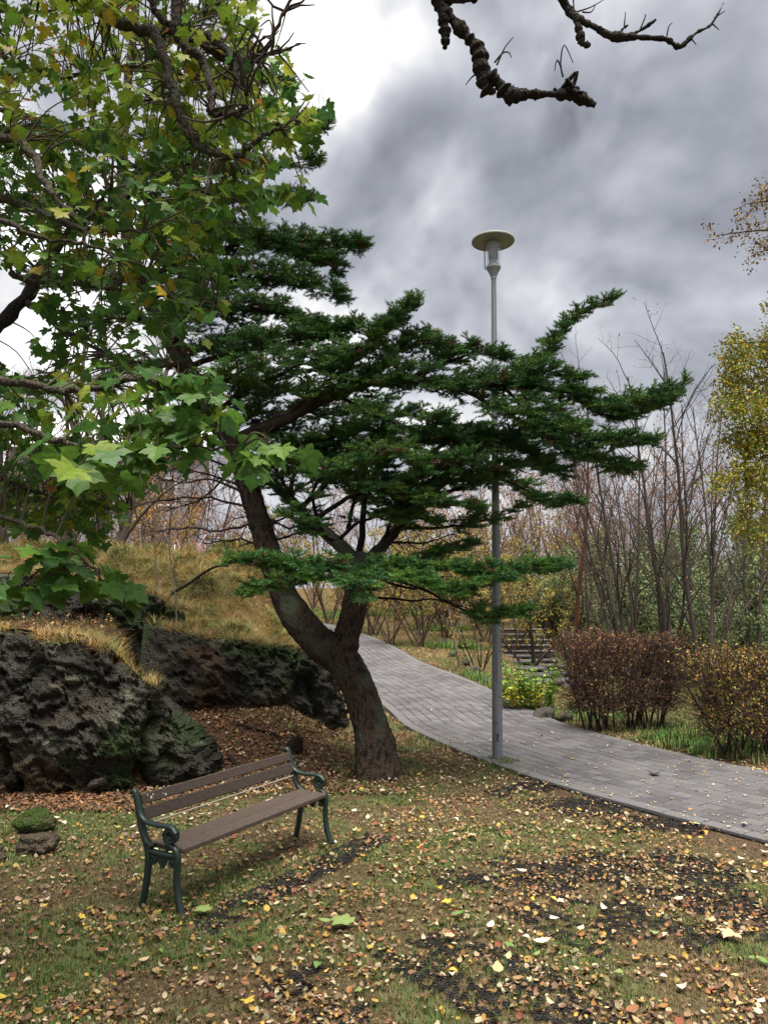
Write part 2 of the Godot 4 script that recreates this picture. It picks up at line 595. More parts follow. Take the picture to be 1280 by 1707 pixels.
# ---------------------------------------------------------------- leaf, blade and twig shapes
func maple_leaf_mesh(sd: int) -> ArrayMesh:
	rng.seed = sd
	var half := [Vector2(0.0, 0.06), Vector2(0.16, -0.06), Vector2(0.40, 0.02), Vector2(0.34, 0.14), Vector2(0.30, 0.20), Vector2(0.44, 0.30), Vector2(0.60, 0.55), Vector2(0.44, 0.53), Vector2(0.34, 0.60), Vector2(0.22, 0.55), Vector2(0.25, 0.74), Vector2(0.12, 0.82), Vector2(0.0, 1.0)]
	var droop := rf(0.25, 0.8)
	var fold := rf(0.10, 0.42)
	var wave := rf(0, TAU)
	var b := MB.new()
	var put := func(p: Vector2, sx: float) -> Vector3:
		var x := p.x * sx
		var r := p.length()
		return Vector3(x, p.y - 0.15 * droop * r * r, fold * absf(x) - droop * r * r * 0.45 + 0.07 * sin(p.angle() * 4 + wave) * r)
	for sx in [-1.0, 1.0]:
		var spine := [Vector2(0, 0.06), Vector2(0, 0.3), Vector2(0, 0.6), Vector2(0, 1)]
		# fan pieces round three points of the midrib
		var tris := [[0, 1, 2, 0], [0, 2, 3, 0], [0, 3, 4, 0], [0, 4, 5, 1], [0, 5, 6, 1], [0, 6, 7, 1], [0, 7, 8, 1], [0, 8, 9, 1], [0, 9, 10, 2], [0, 10, 11, 2], [0, 11, 12, 2]]
		var add := func(a: Vector2, c: Vector2, d: Vector2):
			var pa: Vector3 = put.call(a, sx); var pc: Vector3 = put.call(c, sx); var pd: Vector3 = put.call(d, sx)
			var nn := (pd - pa).cross(pc - pa).normalized()
			if nn.z < 0: nn = -nn
			var k := b.v.size()
			for e in [[pa, a], [pc, c], [pd, d]]:
				b.vert(e[0], nn, Color.WHITE, Vector2(e[1].x * sx / 1.3 + 0.5, 1.0 - e[1].y))
			b.ix.append_array([k, k + 1, k + 2])
		for t in tris:
			add.call(spine[t[3]], half[t[1]], half[t[2]])
		add.call(spine[0], half[4], spine[1])
		add.call(spine[1], half[9], spine[2])
	# stalk
	b.tube([Vector3(0, 0.06, 0), Vector3(0, -0.3, 0.06), Vector3(0.02, -0.6, 0.2)], [0.012, 0.012, 0.014], 3, Color(0.9, 0.55, 0.35))
	return b.mesh()
func oval_leaf_mesh(curl: float, fold: float, fat := 0.32) -> ArrayMesh:
	var b := MB.new()
	var rows := [[0.0, 0.0], [0.22, 0.75], [0.5, 1.0], [0.78, 0.62], [1.0, 0.0]]
	for i in rows.size() - 1:
		for sx in [-1.0, 1.0]:
			var pts := []
			for e in [[rows[i], 0.0], [rows[i], 1.0], [rows[i + 1], 1.0], [rows[i + 1], 0.0]]:
				var t: float = e[0][0]
				var x: float = e[0][1] * fat * e[1]
				pts.append(Vector3(x * sx, t - 0.5, curl * (t - 0.5) * (t - 0.5) * 2.0 + fold * x + curl * 0.4 * x * x))
			if i == 0: b.tri(pts[0], pts[2], pts[3], Color.WHITE)
			elif i == rows.size() - 2: b.tri(pts[0], pts[1], pts[2], Color.WHITE)
			else: b.quad(pts[0], pts[1], pts[2], pts[3], Color.WHITE)
	for i in b.n.size():
		if b.n[i].z < 0: b.n[i] = -b.n[i]
	b.tube([Vector3(0, -0.5, curl * 0.5), Vector3(0, -0.7, curl * 0.6)], [0.012, 0.01], 3, Color(0.7, 0.55, 0.4))
	return b.mesh()
func simple_leaf_mesh() -> ArrayMesh:
	var b := MB.new()
	b.tri(Vector3(0, 0, 0), Vector3(0.28, 0.5, 0.08), Vector3(0, 1, -0.05), Color.WHITE)
	b.tri(Vector3(0, 0, 0), Vector3(0, 1, -0.05), Vector3(-0.28, 0.5, 0.08), Color.WHITE)
	return b.mesh()
func tuft_mesh(sd: int, blades: int, spread: float, bend: float, width: float, seg := 2) -> ArrayMesh:
	rng.seed = sd
	var b := MB.new()
	for k in blades:
		var a := rf(0, TAU)
		var d := Vector3(cos(a), 0, sin(a))
		var side := Vector3(-d.z, 0, d.x)
		var l := rf(0.55, 1.0)
		var lean := rf(0.1, 1.0) * bend
		var st := d * rf(0, spread) + side * rf(-spread, spread)
		var prev := []
		for s in seg + 1:
			var t := float(s) / seg
			var p := st + Vector3.UP * l * (t - 0.35 * lean * t * t) + d * l * lean * t * t
			var w := width * (1.0 - t)
			var cur := [p - side * w, p + side * w]
			if s == seg: cur = [p, p]
			if prev.size():
				if s == seg: b.tri(prev[0], prev[1], p, Color.WHITE)
				else: b.quad(prev[0], prev[1], cur[1], cur[0], Color.WHITE)
			prev = cur
	for i in b.n.size():
		b.n[i] = (b.n[i] * (1.0 if b.n[i].y >= 0 else -1.0) + Vector3.UP * 0.6).normalized()
	return b.mesh()
func needle_twig_mesh(sd: int, count: int) -> ArrayMesh:
	# a shoot along +Y, 1 long, flat side towards +Z
	rng.seed = sd
	var b := MB.new()
	b.tube([Vector3.ZERO, Vector3(0, 0.5, 0.01), Vector3(0, 0.97, 0)], [0.028, 0.022, 0.012], 3, Color(0.6, 0.35, 0.25), false)
	for k in count:
		var t := rf(0.0, 1.0)
		var a := rf(0, TAU)
		var out := Vector3(cos(a), 0, sin(a) * 0.75 + 0.18).normalized()
		var fw := rf(0.45, 0.95) + (0.6 if t > 0.88 else 0.0)
		var d := (out + Vector3.UP * fw).normalized()
		var l := rf(0.22, 0.36)
		var p := Vector3(0, t, 0)
		var side := d.cross(rdir()).normalized() * 0.03
		var g := rf(0.75, 1.2)
		b.tri(p - side, p + side, p + d * l, Color(g, g, g))
	return b.mesh()

# ---------------------------------------------------------------- what lies and grows on the lawn
func mat_spots() -> Array:
	# rubber mesh mats worn through the lawn: centre pixel, size along and across, turn
	var a := G(330, 1552); var b := G(640, 1392)
	var along_bench := atan2(-(b.z - a.z), b.x - a.x)
	var out := []
	var l := a.distance_to(b)
	for k in 2: out.append({"at": a.lerp(b, 0.25 + 0.5 * k), "l": l * 0.5 - 0.02, "w": 0.34, "turn": along_bench, "drop": 0.12, "keep": -0.3, "label": ["black rubber mesh mat strip sunk in the lawn in front of the bench", "black rubber mesh mat strip in the lawn between bench and fir trunk"][k]})
	out.append({"at": G(985, 1345), "l": 2.4, "w": 1.0, "turn": 2.25, "keep": -0.12, "drop": 0.42, "label": "black rubber mesh mat in worn grass along the path edge past the lamp post"})
	out.append({"at": G(1150, 1470), "l": 1.9, "w": 1.3, "turn": 2.2, "keep": -0.12, "drop": 0.42, "label": "black rubber mesh mat showing among fallen leaves between path and bare lawn"})
	out.append({"at": G(960, 1500), "l": 2.0, "w": 1.3, "turn": 2.2, "keep": -0.12, "drop": 0.42, "label": "black rubber mesh mat half buried in brown grass in the middle of the lawn"})
	out.append({"at": G(830, 1640), "l": 1.5, "w": 0.8, "turn": 2.2, "keep": -0.12, "drop": 0.42, "label": "black rubber mesh mat half buried in dry lawn with dark bare soil around"})
	out.append({"at": G(560, 1680), "l": 1.0, "w": 0.5, "turn": 2.2, "keep": -0.12, "drop": 0.42, "label": "black rubber mesh mat half buried in lawn littered with small yellow leaves"})
	return out
func make_mats(spots: Array):
	for s in spots:
		var t := thing("rubber_mat", s.label, "rubber mat", s.at, s.turn, "rubber mesh mats sunk in the lawn")
		var b := MB.new()
		var pitch := 0.036
		var nx := int(s.l / pitch); var ny := int(s.w / pitch)
		for i in nx:
			for j in ny:
				var p := Vector3((i - nx * 0.5 + (0.5 if j % 2 else 0.0)) * pitch, 0, (j - ny * 0.5) * pitch * 0.9)
				var wld: Vector3 = s.at + p.rotated(Vector3.UP, s.turn)
				if nz2.get_noise_2d(wld.x * 130, wld.z * 130) < s.keep + 0.22 * absf(2.0 * j / ny - 1.0) - 0.22 + rf(0.0, 0.3) or rng.randf() < s.drop: continue
				var c := Color(0.024, 0.023, 0.023) * rf(0.7, 1.5)
				var y := rf(0.0, 0.004)
				var n := 6
				for k in n:
					var a0 := TAU * k / n; var a1 := TAU * (k + 1) / n
					var d0 := Vector3(cos(a0), 0, sin(a0)); var d1 := Vector3(cos(a1), 0, sin(a1))
					var ro := 0.019; var ri := 0.0125
					var up := Vector3.UP * (0.005 + y)
					b.quad(p + d0 * ri + up, p + d1 * ri + up, p + d1 * ro + up, p + d0 * ro + up, c)
					b.quad(p + d0 * ri + up, p + d1 * ri + up, p + d1 * ri, p + d0 * ri, c)
					b.quad(p + d0 * ro + up, p + d1 * ro + up, p + d1 * ro, p + d0 * ro, c)
		for i in b.n.size():
			if b.n[i].y < -0.5: b.n[i] = -b.n[i]
		var o := part("mesh_grid", b.mesh(), M.rubber, t)
		o.set_meta("kind", "stuff")
func mat_cover(p: Vector3, spots: Array) -> float:
	for s in spots:
		var q: Vector3 = (p - s.at).rotated(Vector3.UP, -s.turn)
		if absf(q.x) < s.l * 0.5 and absf(q.z) < s.w * 0.5:
			return 1.0 if nz2.get_noise_2d(p.x * 130, p.z * 130) > s.keep - 0.12 else 0.0
	return 0.0

func make_lawn(ground: Node3D, spots: Array):
	rng.seed = 100
	# short grass
	var kinds := [tuft_mesh(1, 9, 0.45, 0.8, 0.045), tuft_mesh(2, 8, 0.5, 1.1, 0.05), tuft_mesh(3, 7, 0.4, 0.6, 0.04)]
	rng.seed = 101
	var xs := [[], [], []]
	var cs := [[], [], []]
	var fresh := [Color(0.07, 0.13, 0.028), Color(0.09, 0.145, 0.036), Color(0.06, 0.10, 0.025), Color(0.14, 0.165, 0.05), Color(0.18, 0.17, 0.065)]
	var dry := [Color(0.19, 0.15, 0.07), Color(0.15, 0.12, 0.05), Color(0.13, 0.12, 0.045), Color(0.24, 0.19, 0.10), Color(0.16, 0.10, 0.06)]
	var tries := 120000
	for i in tries:
		var d := 3.2 + 10.2 * pow(rng.randf(), 1.35)
		var x := rf(-0.56, 0.56) * d + rf(-0.3, 0.3)
		if d > 8.6 and x < -2.2: continue
		if H(x, d) > 0.5: continue
		var p := on(x, d)
		if path_dist(x, d) < path_w / 2 + 0.04: continue
		var mc := mat_cover(p, spots)
		if mc > 0.5 and rng.randf() < 0.62: continue
		var g := nz2.get_noise_2d(x * 42, d * 42) + 0.55 * nz.get_noise_2d(x * 160, d * 160)
		# greener round the bench and along the left, drier in the trodden middle
		var green := 0.30 * exp(-pow((x + 1.2) / 1.5, 2) - pow((d - 6.3) / 2.2, 2)) + 0.16 * ss(0.3, -2.2, x) + 0.28 * exp(-pow((x - 0.2) / 1.1, 2) - pow((d - 8.9) / 0.8, 2)) - 0.14 * ss(0.2, 1.6, x) - 0.1
		var is_green := g + green > 0.1 + rf(-0.32, 0.32)
		if not is_green and g < -0.3 and rng.randf() < 0.5: continue
		if (x < 0.1 and d > 9.4 + 0.3 * x) and rng.randf() < 0.93: continue
		if path_dist(x, d) < path_w / 2 + 0.45 and rng.randf() < 0.75: continue
		var h := rf(0.026, 0.055) if is_green else rf(0.016, 0.036)
		var k := rng.randi() % 3
		var bs := Basis(Vector3.UP, rf(0, TAU)).scaled(Vector3(h * rf(0.9, 1.5), h, h * rf(0.9, 1.5)))
		xs[k].append(Transform3D(bs, p - Vector3.UP * 0.012))
		cs[k].append(tint(pick(fresh) if is_green else pick(dry), 0.25))
	# taller tufts round the lamp post foot and trunk foot
	for e in [[G(829, 1272), 100, 0.26, 0.11], [G(628, 1280), 190, 0.6, 0.10], [G(850, 1285), 70, 0.3, 0.08]]:
		for i in e[1]:
			var a := rf(0, TAU)
			var q: Vector3 = e[0] + Vector3(cos(a), 0, sin(a)) * e[2] * sqrt(rng.randf())
			var k := rng.randi() % 3
			var h: float = e[3] * rf(0.5, 1.1)
			xs[k].append(Transform3D(Basis(Vector3.UP, rf(0, TAU)).scaled(Vector3(h, h, h)), on(q.x, -q.z)))
			cs[k].append(tint(pick(fresh), 0.25))
	var t := Node3D.new()
	t.name = "lawn_grass"; add_child(t)
	tag(t, "short patchy green and straw coloured lawn grass around the bench", "grass", "", "stuff")
	for k in 3: many("blades", kinds[k], M.blade, t, xs[k], cs[k])

	# fallen leaves: the largest ones are pieces of the ground, the rest litter
	rng.seed = 202
	var shapes := [oval_leaf_mesh(0.35, 0.2), oval_leaf_mesh(-0.3, 0.35, 0.38), oval_leaf_mesh(0.6, -0.2, 0.3), oval_leaf_mesh(0.15, 0.1, 0.42)]
	var litter := [Color(0.40, 0.31, 0.18), Color(0.46, 0.40, 0.27), Color(0.38, 0.25, 0.07), Color(0.42, 0.34, 0.22), Color(0.28, 0.13, 0.05), Color(0.15, 0.08, 0.045), Color(0.21, 0.11, 0.055), Color(0.11, 0.06, 0.035), Color(0.09, 0.055, 0.038), Color(0.14, 0.09, 0.055), Color(0.26, 0.18, 0.10), Color(0.18, 0.12, 0.07), Color(0.20, 0.065, 0.035), Color(0.20, 0.20, 0.10), Color(0.30, 0.22, 0.14), Color(0.40, 0.27, 0.06), Color(0.22, 0.15, 0.09), Color(0.17, 0.10, 0.06), Color(0.24, 0.12, 0.06), Color(0.13, 0.075, 0.045), Color(0.32, 0.17, 0.06)]
	var lx := [[], [], [], []]
	var lc := [[], [], [], []]
	var drop := func(p: Vector3, s: float, c: Color, lift: float, tilt := 0.5):
		var k := rng.randi() % 4
		var bs := Basis.from_euler(Vector3(-PI / 2 + rf(-tilt, tilt), rf(0, TAU), rf(-tilt, tilt) * 0.8), EULER_ORDER_YXZ).scaled_local(Vector3.ONE * s)
		lx[k].append(Transform3D(bs, p + Vector3.UP * lift))
		lc[k].append(c)
	for i in 66000:
		var d := 3.3 + 9.2 * pow(rng.randf(), 1.25)
		var x := rf(-0.55, 0.55) * d + rf(-0.2, 0.2)
		var h := H(x, d)
		if h > 1.0: continue
		var pd := path_dist(x, d)
		var inpath := pd < path_w / 2
		var dens := 0.40 + 0.7 * nz.get_noise_2d(x * 110 + 300, d * 110) + 0.5 * nz2.get_noise_2d(x * 330, d * 330)
		dens += 0.35 * exp(-pow((x - 0.9) / 1.2, 2) - pow((d - 7.3) / 1.2, 2))
		if d > 8.8 and x < 0.2: dens = 0.95
		if inpath: dens = 0.04 + 0.09 * ss(0.9, 1.3, pd)
		elif pd < path_w / 2 + 0.4: dens *= 0.45
		if rng.randf() > dens: continue
		var s := rf(0.014, 0.034) if rng.randf() < 0.8 else rf(0.036, 0.06)
		var c: Color = pick(litter)
		if inpath: c = pick([litter[0], litter[1], litter[1], litter[2]])
		drop.call(on(x, d) + (Vector3.UP * 0.03 if inpath else Vector3.ZERO), s, tint(c, 0.25), rf(0.004, 0.02) if not inpath else 0.01, 0.85 if not inpath else 0.35)
	# along the far verge of the path, the slope beyond and under the hedges
	for i in 9000:
		var d := rf(9.0, 24.0)
		var x := rf(-0.15, 0.56) * d
		var pd := path_dist(x, d)
		var inpath := pd < path_w / 2
		if inpath and rng.randf() > 0.03: continue
		var near := exp(-maxf(0, pd - path_w / 2) / 0.7)
		if not inpath and rng.randf() > 0.12 + near: continue
		drop.call(on(x, d) + (Vector3.UP * 0.03 if inpath else Vector3.ZERO), rf(0.03, 0.055), tint(pick([litter[0], litter[2], litter[3], litter[5], litter[1]]), 0.25), 0.012, 0.4)
	# the brown slope under the rocks is thick with leaves
	for i in 5200:
		var d := rf(8.7, 12.2); var x := rf(-2.9, 0.3)
		if H(x, d) > 0.75: continue
		if nz.get_noise_2d(x * 90, d * 90) < -0.12 and rng.randf() < 0.7: continue
		drop.call(on(x, d), rf(0.025, 0.06), tint(pick([litter[0], litter[4], litter[5], litter[6], litter[6], Color(0.16, 0.08, 0.045), litter[7], litter[7], litter[8], litter[3]]), 0.3), rf(0.004, 0.03), 0.7)
	for i in 2600:
		var d := rf(8.0, 8.75); var x := rf(-5.0, -1.9)
		drop.call(on(x, d), rf(0.025, 0.055), tint(pick([litter[4], litter[5], litter[6], litter[8], litter[7]]), 0.3), rf(0.004, 0.03), 0.7)
	var lt := Node3D.new()
	lt.name = "leaf_litter"; add_child(lt)
	tag(lt, "small yellow, tan and brown fallen birch leaves scattered over lawn", "leaf litter", "", "stuff")
	for k in 4: many("leaves", shapes[k], M.dry_leaf, lt, lx[k], lc[k])
	# large ones
	var big := [Color(0.50, 0.45, 0.32), Color(0.58, 0.53, 0.40), Color(0.42, 0.42, 0.20), Color(0.13, 0.22, 0.06), Color(0.20, 0.27, 0.09), Color(0.52, 0.38, 0.06), Color(0.33, 0.20, 0.09), Color(0.50, 0.36, 0.22), Color(0.62, 0.58, 0.47), Color(0.26, 0.12, 0.06)]
	var bm := []
	for c in big:
		var m: StandardMaterial3D = M.dry_leaf.duplicate()
		m.albedo_color = srgb(c)
		bm.append(m)
	var maple := [maple_leaf_mesh(5), maple_leaf_mesh(6)]
	rng.seed = 203
	var made := 0
	while made < 190:
		var d := 3.5 + 6.6 * pow(rng.randf(), 1.1)
		var x := rf(-0.52, 0.52) * d
		if H(x, d) > 0.35 or (d > 8.4 and x < -1.8): continue
		var inpath := path_dist(x, d) < path_w / 2
		if inpath and rng.randf() > 0.1: continue
		var mp := rng.randf() < 0.14
		var s := rf(0.042, 0.08)
		var bs := Basis.from_euler(Vector3(-PI / 2 + rf(-0.35, 0.35), rf(0, TAU), rf(-0.3, 0.3)), EULER_ORDER_YXZ).scaled_local(Vector3.ONE * s)
		part("fallen_leaf", pick(maple) if mp else pick(shapes), pick(bm), ground, Transform3D(bs, on(x, d) + Vector3.UP * (0.04 if inpath else rf(0.02, 0.04))))
		made += 1
	# a few that the photo singles out: px, py, size, colour, maple
	for e in [[583, 1550, 0.17, 4, 1], [448, 1340, 0.07, 8, 0], [888, 1300, 0.0, 0, 0], [868, 1460, 0.10, 8, 0], [948, 1376, 0.09, 0, 0], [830, 1626, 0.10, 2, 0], [818, 1552, 0.08, 8, 0], [765, 1532, 0.09, 3, 0], [925, 1542, 0.10, 8, 0], [1240, 1382, 0.09, 8, 0], [1225, 1565, 0.14, 7, 1], [905, 1580, 0.12, 1, 0], [540, 1545, 0.10, 4, 0], [345, 1528, 0.12, 4, 1]]:
		if e[2] == 0.0: continue
		var q := G(e[0], e[1])
		var lift := 0.045 if path_dist(q.x, -q.z) < path_w / 2 else 0.035
		var bs := Basis.from_euler(Vector3(-PI / 2 + 0.2, rf(0, TAU), 0.1), EULER_ORDER_YXZ).scaled_local(Vector3.ONE * e[2])
		part("fallen_leaf", maple[0] if e[4] else shapes[0], bm[e[3]], ground, Transform3D(bs, on(q.x, -q.z) + Vector3.UP * lift))
	var dark = M.dry_leaf.duplicate()
	dark.albedo_color = srgb(Color(0.02, 0.018, 0.016))
	for e in [[1090, 1297, 0.17], [843, 1120, 0.12]]:
		var q := G(e[0], e[1])
		var o := part("fallen_leaf", shapes[2], dark, ground, Transform3D(Basis.from_euler(Vector3(-PI / 2, 1.2, 0), EULER_ORDER_YXZ).scaled_local(Vector3.ONE * e[2]), on(q.x, -q.z) + Vector3.UP * 0.05))
		o.set_meta("label", "shrivelled black leaf on the paving")

# ---------------------------------------------------------------- bench
func ribbon(b: MB, pts: Array, hw: Array, x0: float, hx: float, col: Color):
	# a cast bar that follows pts (s, y) in the plane x = x0: half width hw in that plane, half depth hx across, rounded edges
	var m := pts.size()
	var sec := [[1.0, -0.72], [1.0, 0.72], [0.72, 1.0], [-0.72, 1.0], [-1.0, 0.72], [-1.0, -0.72], [-0.72, -1.0], [0.72, -1.0]]
	var base := b.v.size()
	for i in m:
		var t: Vector2 = (pts[mini(i + 1, m - 1)] - pts[maxi(i - 1, 0)]).normalized()
		var nn := Vector2(-t.y, t.x)
		for s in sec:
			var q: Vector2 = pts[i] + nn * hw[i] * s[0]
			b.vert(Vector3(x0 + hx * s[1], q.y, q.x), Vector3(s[1], nn.y * s[0], nn.x * s[0]).normalized(), col)
	for i in m - 1:
		for s in 8:
			var a := base + i * 8 + s
			var c := base + i * 8 + (s + 1) % 8
			b.ix.append_array([a, c, c + 8, a, c + 8, a + 8])
	for e in [0, m - 1]:
		for s in range(1, 7): b.ix.append_array([base + e * 8, base + e * 8 + s, base + e * 8 + s + 1])
func spiral(c: Vector2, r: float, a0: float, turns: float, k := 30) -> Array:
	var out := []
	for i in k:
		var t := float(i) / (k - 1)
		var a := a0 - turns * TAU * t
		out.append(c + Vector2(cos(a), sin(a)) * r * (1.0 - 0.78 * t))
	return out
func make_bench():
	var a := G(238, 1509); var z := G(494, 1394)
	var L := Vector2(z.x - a.x, z.z - a.z).length()
	var turn := atan2(-(z.z - a.z), z.x - a.x)
	var t := thing("park_bench", "brown plank park bench with dark green scrolled cast iron ends", "bench", a, turn)
	var green := Color(0.016, 0.035, 0.031)
	for e in 2:
		var x := 0.0 if e == 0 else L
		var end := Node3D.new()
		end.name = "end_frame" ; t.add_child(end, true)
		var V := func(l: Array): return l.map(func(q): return Vector2(q[0], q[1]))
		var bar := func(called: String, l: Array, w0: float, w1: float, hx: float):
			var pts: Array = smooth(V.call(l), 5)
			var b := MB.new()
			ribbon(b, pts, taper(pts.size(), w0, w1), x, hx, green)
			part(called, b.mesh(), M.iron, end)
		bar.call("back_post", [[-0.135, 0.735], [-0.13, 0.752], [-0.112, 0.752], [-0.094, 0.72], [-0.07, 0.65], [-0.04, 0.55], [-0.005, 0.465], [0.03, 0.425], [0.08, 0.405]], 0.013, 0.02, 0.024)
		bar.call("leg", [[0.02, 0.42], [0.04, 0.36], [0.043, 0.27], [0.03, 0.15], [0.01, 0.05], [-0.004, -0.01]], 0.024, 0.017, 0.021)
		bar.call("armrest", [[-0.075, 0.67], [-0.055, 0.62], [-0.02, 0.578], [0.04, 0.558], [0.12, 0.553], [0.21, 0.556], [0.262, 0.548], [0.296, 0.518]], 0.012, 0.012, 0.026)
		var sp := MB.new()
		var pts := spiral(Vector2(0.252, 0.502), 0.05, 0.32, 1.6)
		ribbon(sp, pts, taper(pts.size(), 0.011, 0.007), x, 0.022, green)
		part("scroll", sp.mesh(), M.iron, end)
		bar.call("leg", [[0.225, 0.545], [0.203, 0.52], [0.2, 0.485], [0.222, 0.45], [0.27, 0.428], [0.305, 0.40], [0.318, 0.35], [0.312, 0.26], [0.32, 0.15], [0.345, 0.06], [0.372, -0.01]], 0.012, 0.019, 0.023)
		bar.call("seat_rail", [[0.03, 0.372], [0.17, 0.366], [0.312, 0.372]], 0.018, 0.018, 0.017)
		# pierced ornament under the rail: two volutes and a drop
		var orn := MB.new()
		for q in [[0.092, 0.318, PI], [0.262, 0.318, 0.0]]:
			var pp := spiral(Vector2(q[0], q[1]), 0.027, q[2] + 1.2, 1.4 if q[2] == 0.0 else -1.4, 22)
			ribbon(orn, pp, taper(pp.size(), 0.007, 0.005), x, 0.012, green)
		ribbon(orn, V.call([[0.175, 0.36], [0.175, 0.33], [0.176, 0.30], [0.177, 0.275]]), [0.05, 0.04, 0.026, 0.012], x, 0.012, green)
		ribbon(orn, V.call([[0.06, 0.345], [0.12, 0.338], [0.175, 0.345], [0.235, 0.338], [0.30, 0.345]]), [0.006, 0.008, 0.006, 0.008, 0.006], x, 0.011, green)
		part("ornament", orn.mesh(), M.iron, end)
		var ft := MB.new()
		ft.bevel_box(Vector3(0.05, 0.014, 0.06), 0.004, green, Transform3D(Basis(), Vector3(x, 0.007, 0.372)))
		part("foot_plate", ft.mesh(), M.iron, end)
	var plank := func(called: String, w: float, th: float, tone: Color, xf: Transform3D):
		var b := MB.new()
		b.bevel_box(Vector3(L - 0.052, th, w), 0.006, tone)
		return part(called, b.mesh(), M.wood, t, xf)
	var wood := Color(0.08, 0.062, 0.053)
	var back := Basis(Vector3.RIGHT, PI / 2 - 0.30)
	var up = plank.call("backrest_slat", 0.074, 0.03, wood * 1.05, Transform3D(back, Vector3(L / 2, 0.695, -0.078)))
	plank.call("backrest_slat", 0.088, 0.03, wood * 0.9, Transform3D(back, Vector3(L / 2, 0.6, -0.047)))
	plank.call("seat_slat", 0.148, 0.036, wood * 1.25, Transform3D(Basis(Vector3.RIGHT, 0.06), Vector3(L / 2, 0.407, 0.125)))
	plank.call("seat_slat", 0.138, 0.036, wood * 1.35, Transform3D(Basis(Vector3.RIGHT, 0.0), Vector3(L / 2, 0.402, 0.272)))
	# pale droppings on the top slat
	for q in [[-0.80, 0.004, 0.012], [-0.78, -0.012, 0.008], [-0.66, 0.012, 0.011], [-0.685, 0.0, 0.006], [-0.83, -0.02, 0.007]]:
		var spl := MB.new()
		var c := Vector3(q[0], 0.0165, q[1])
		for k in 7:
			var a0 := TAU * k / 7.0; var a1 := TAU * (k + 1) / 7.0
			spl.tri(c, c + Vector3(cos(a0), 0, sin(a0)) * q[2], c + Vector3(cos(a1), 0, sin(a1)) * q[2] * 0.8, Color(0.5, 0.48, 0.44))
		for i in spl.n.size(): spl.n[i] = Vector3.UP
		part("bird_dropping", spl.mesh(), M.plain, up)
	var rod := MB.new()
	rod.tube([Vector3(0.0, 0.53, -0.03), Vector3(L, 0.53, -0.03)], [0.006, 0.006], 8, Color(0.42, 0.38, 0.30))
	part("brace_rod", rod.mesh(), M.paint, t)
	var cross := MB.new()
	cross.tube([Vector3(0.0, 0.33, 0.06), Vector3(L, 0.33, 0.06)], [0.009, 0.009], 8, green)
	part("brace_rod", cross.mesh(), M.iron, t)

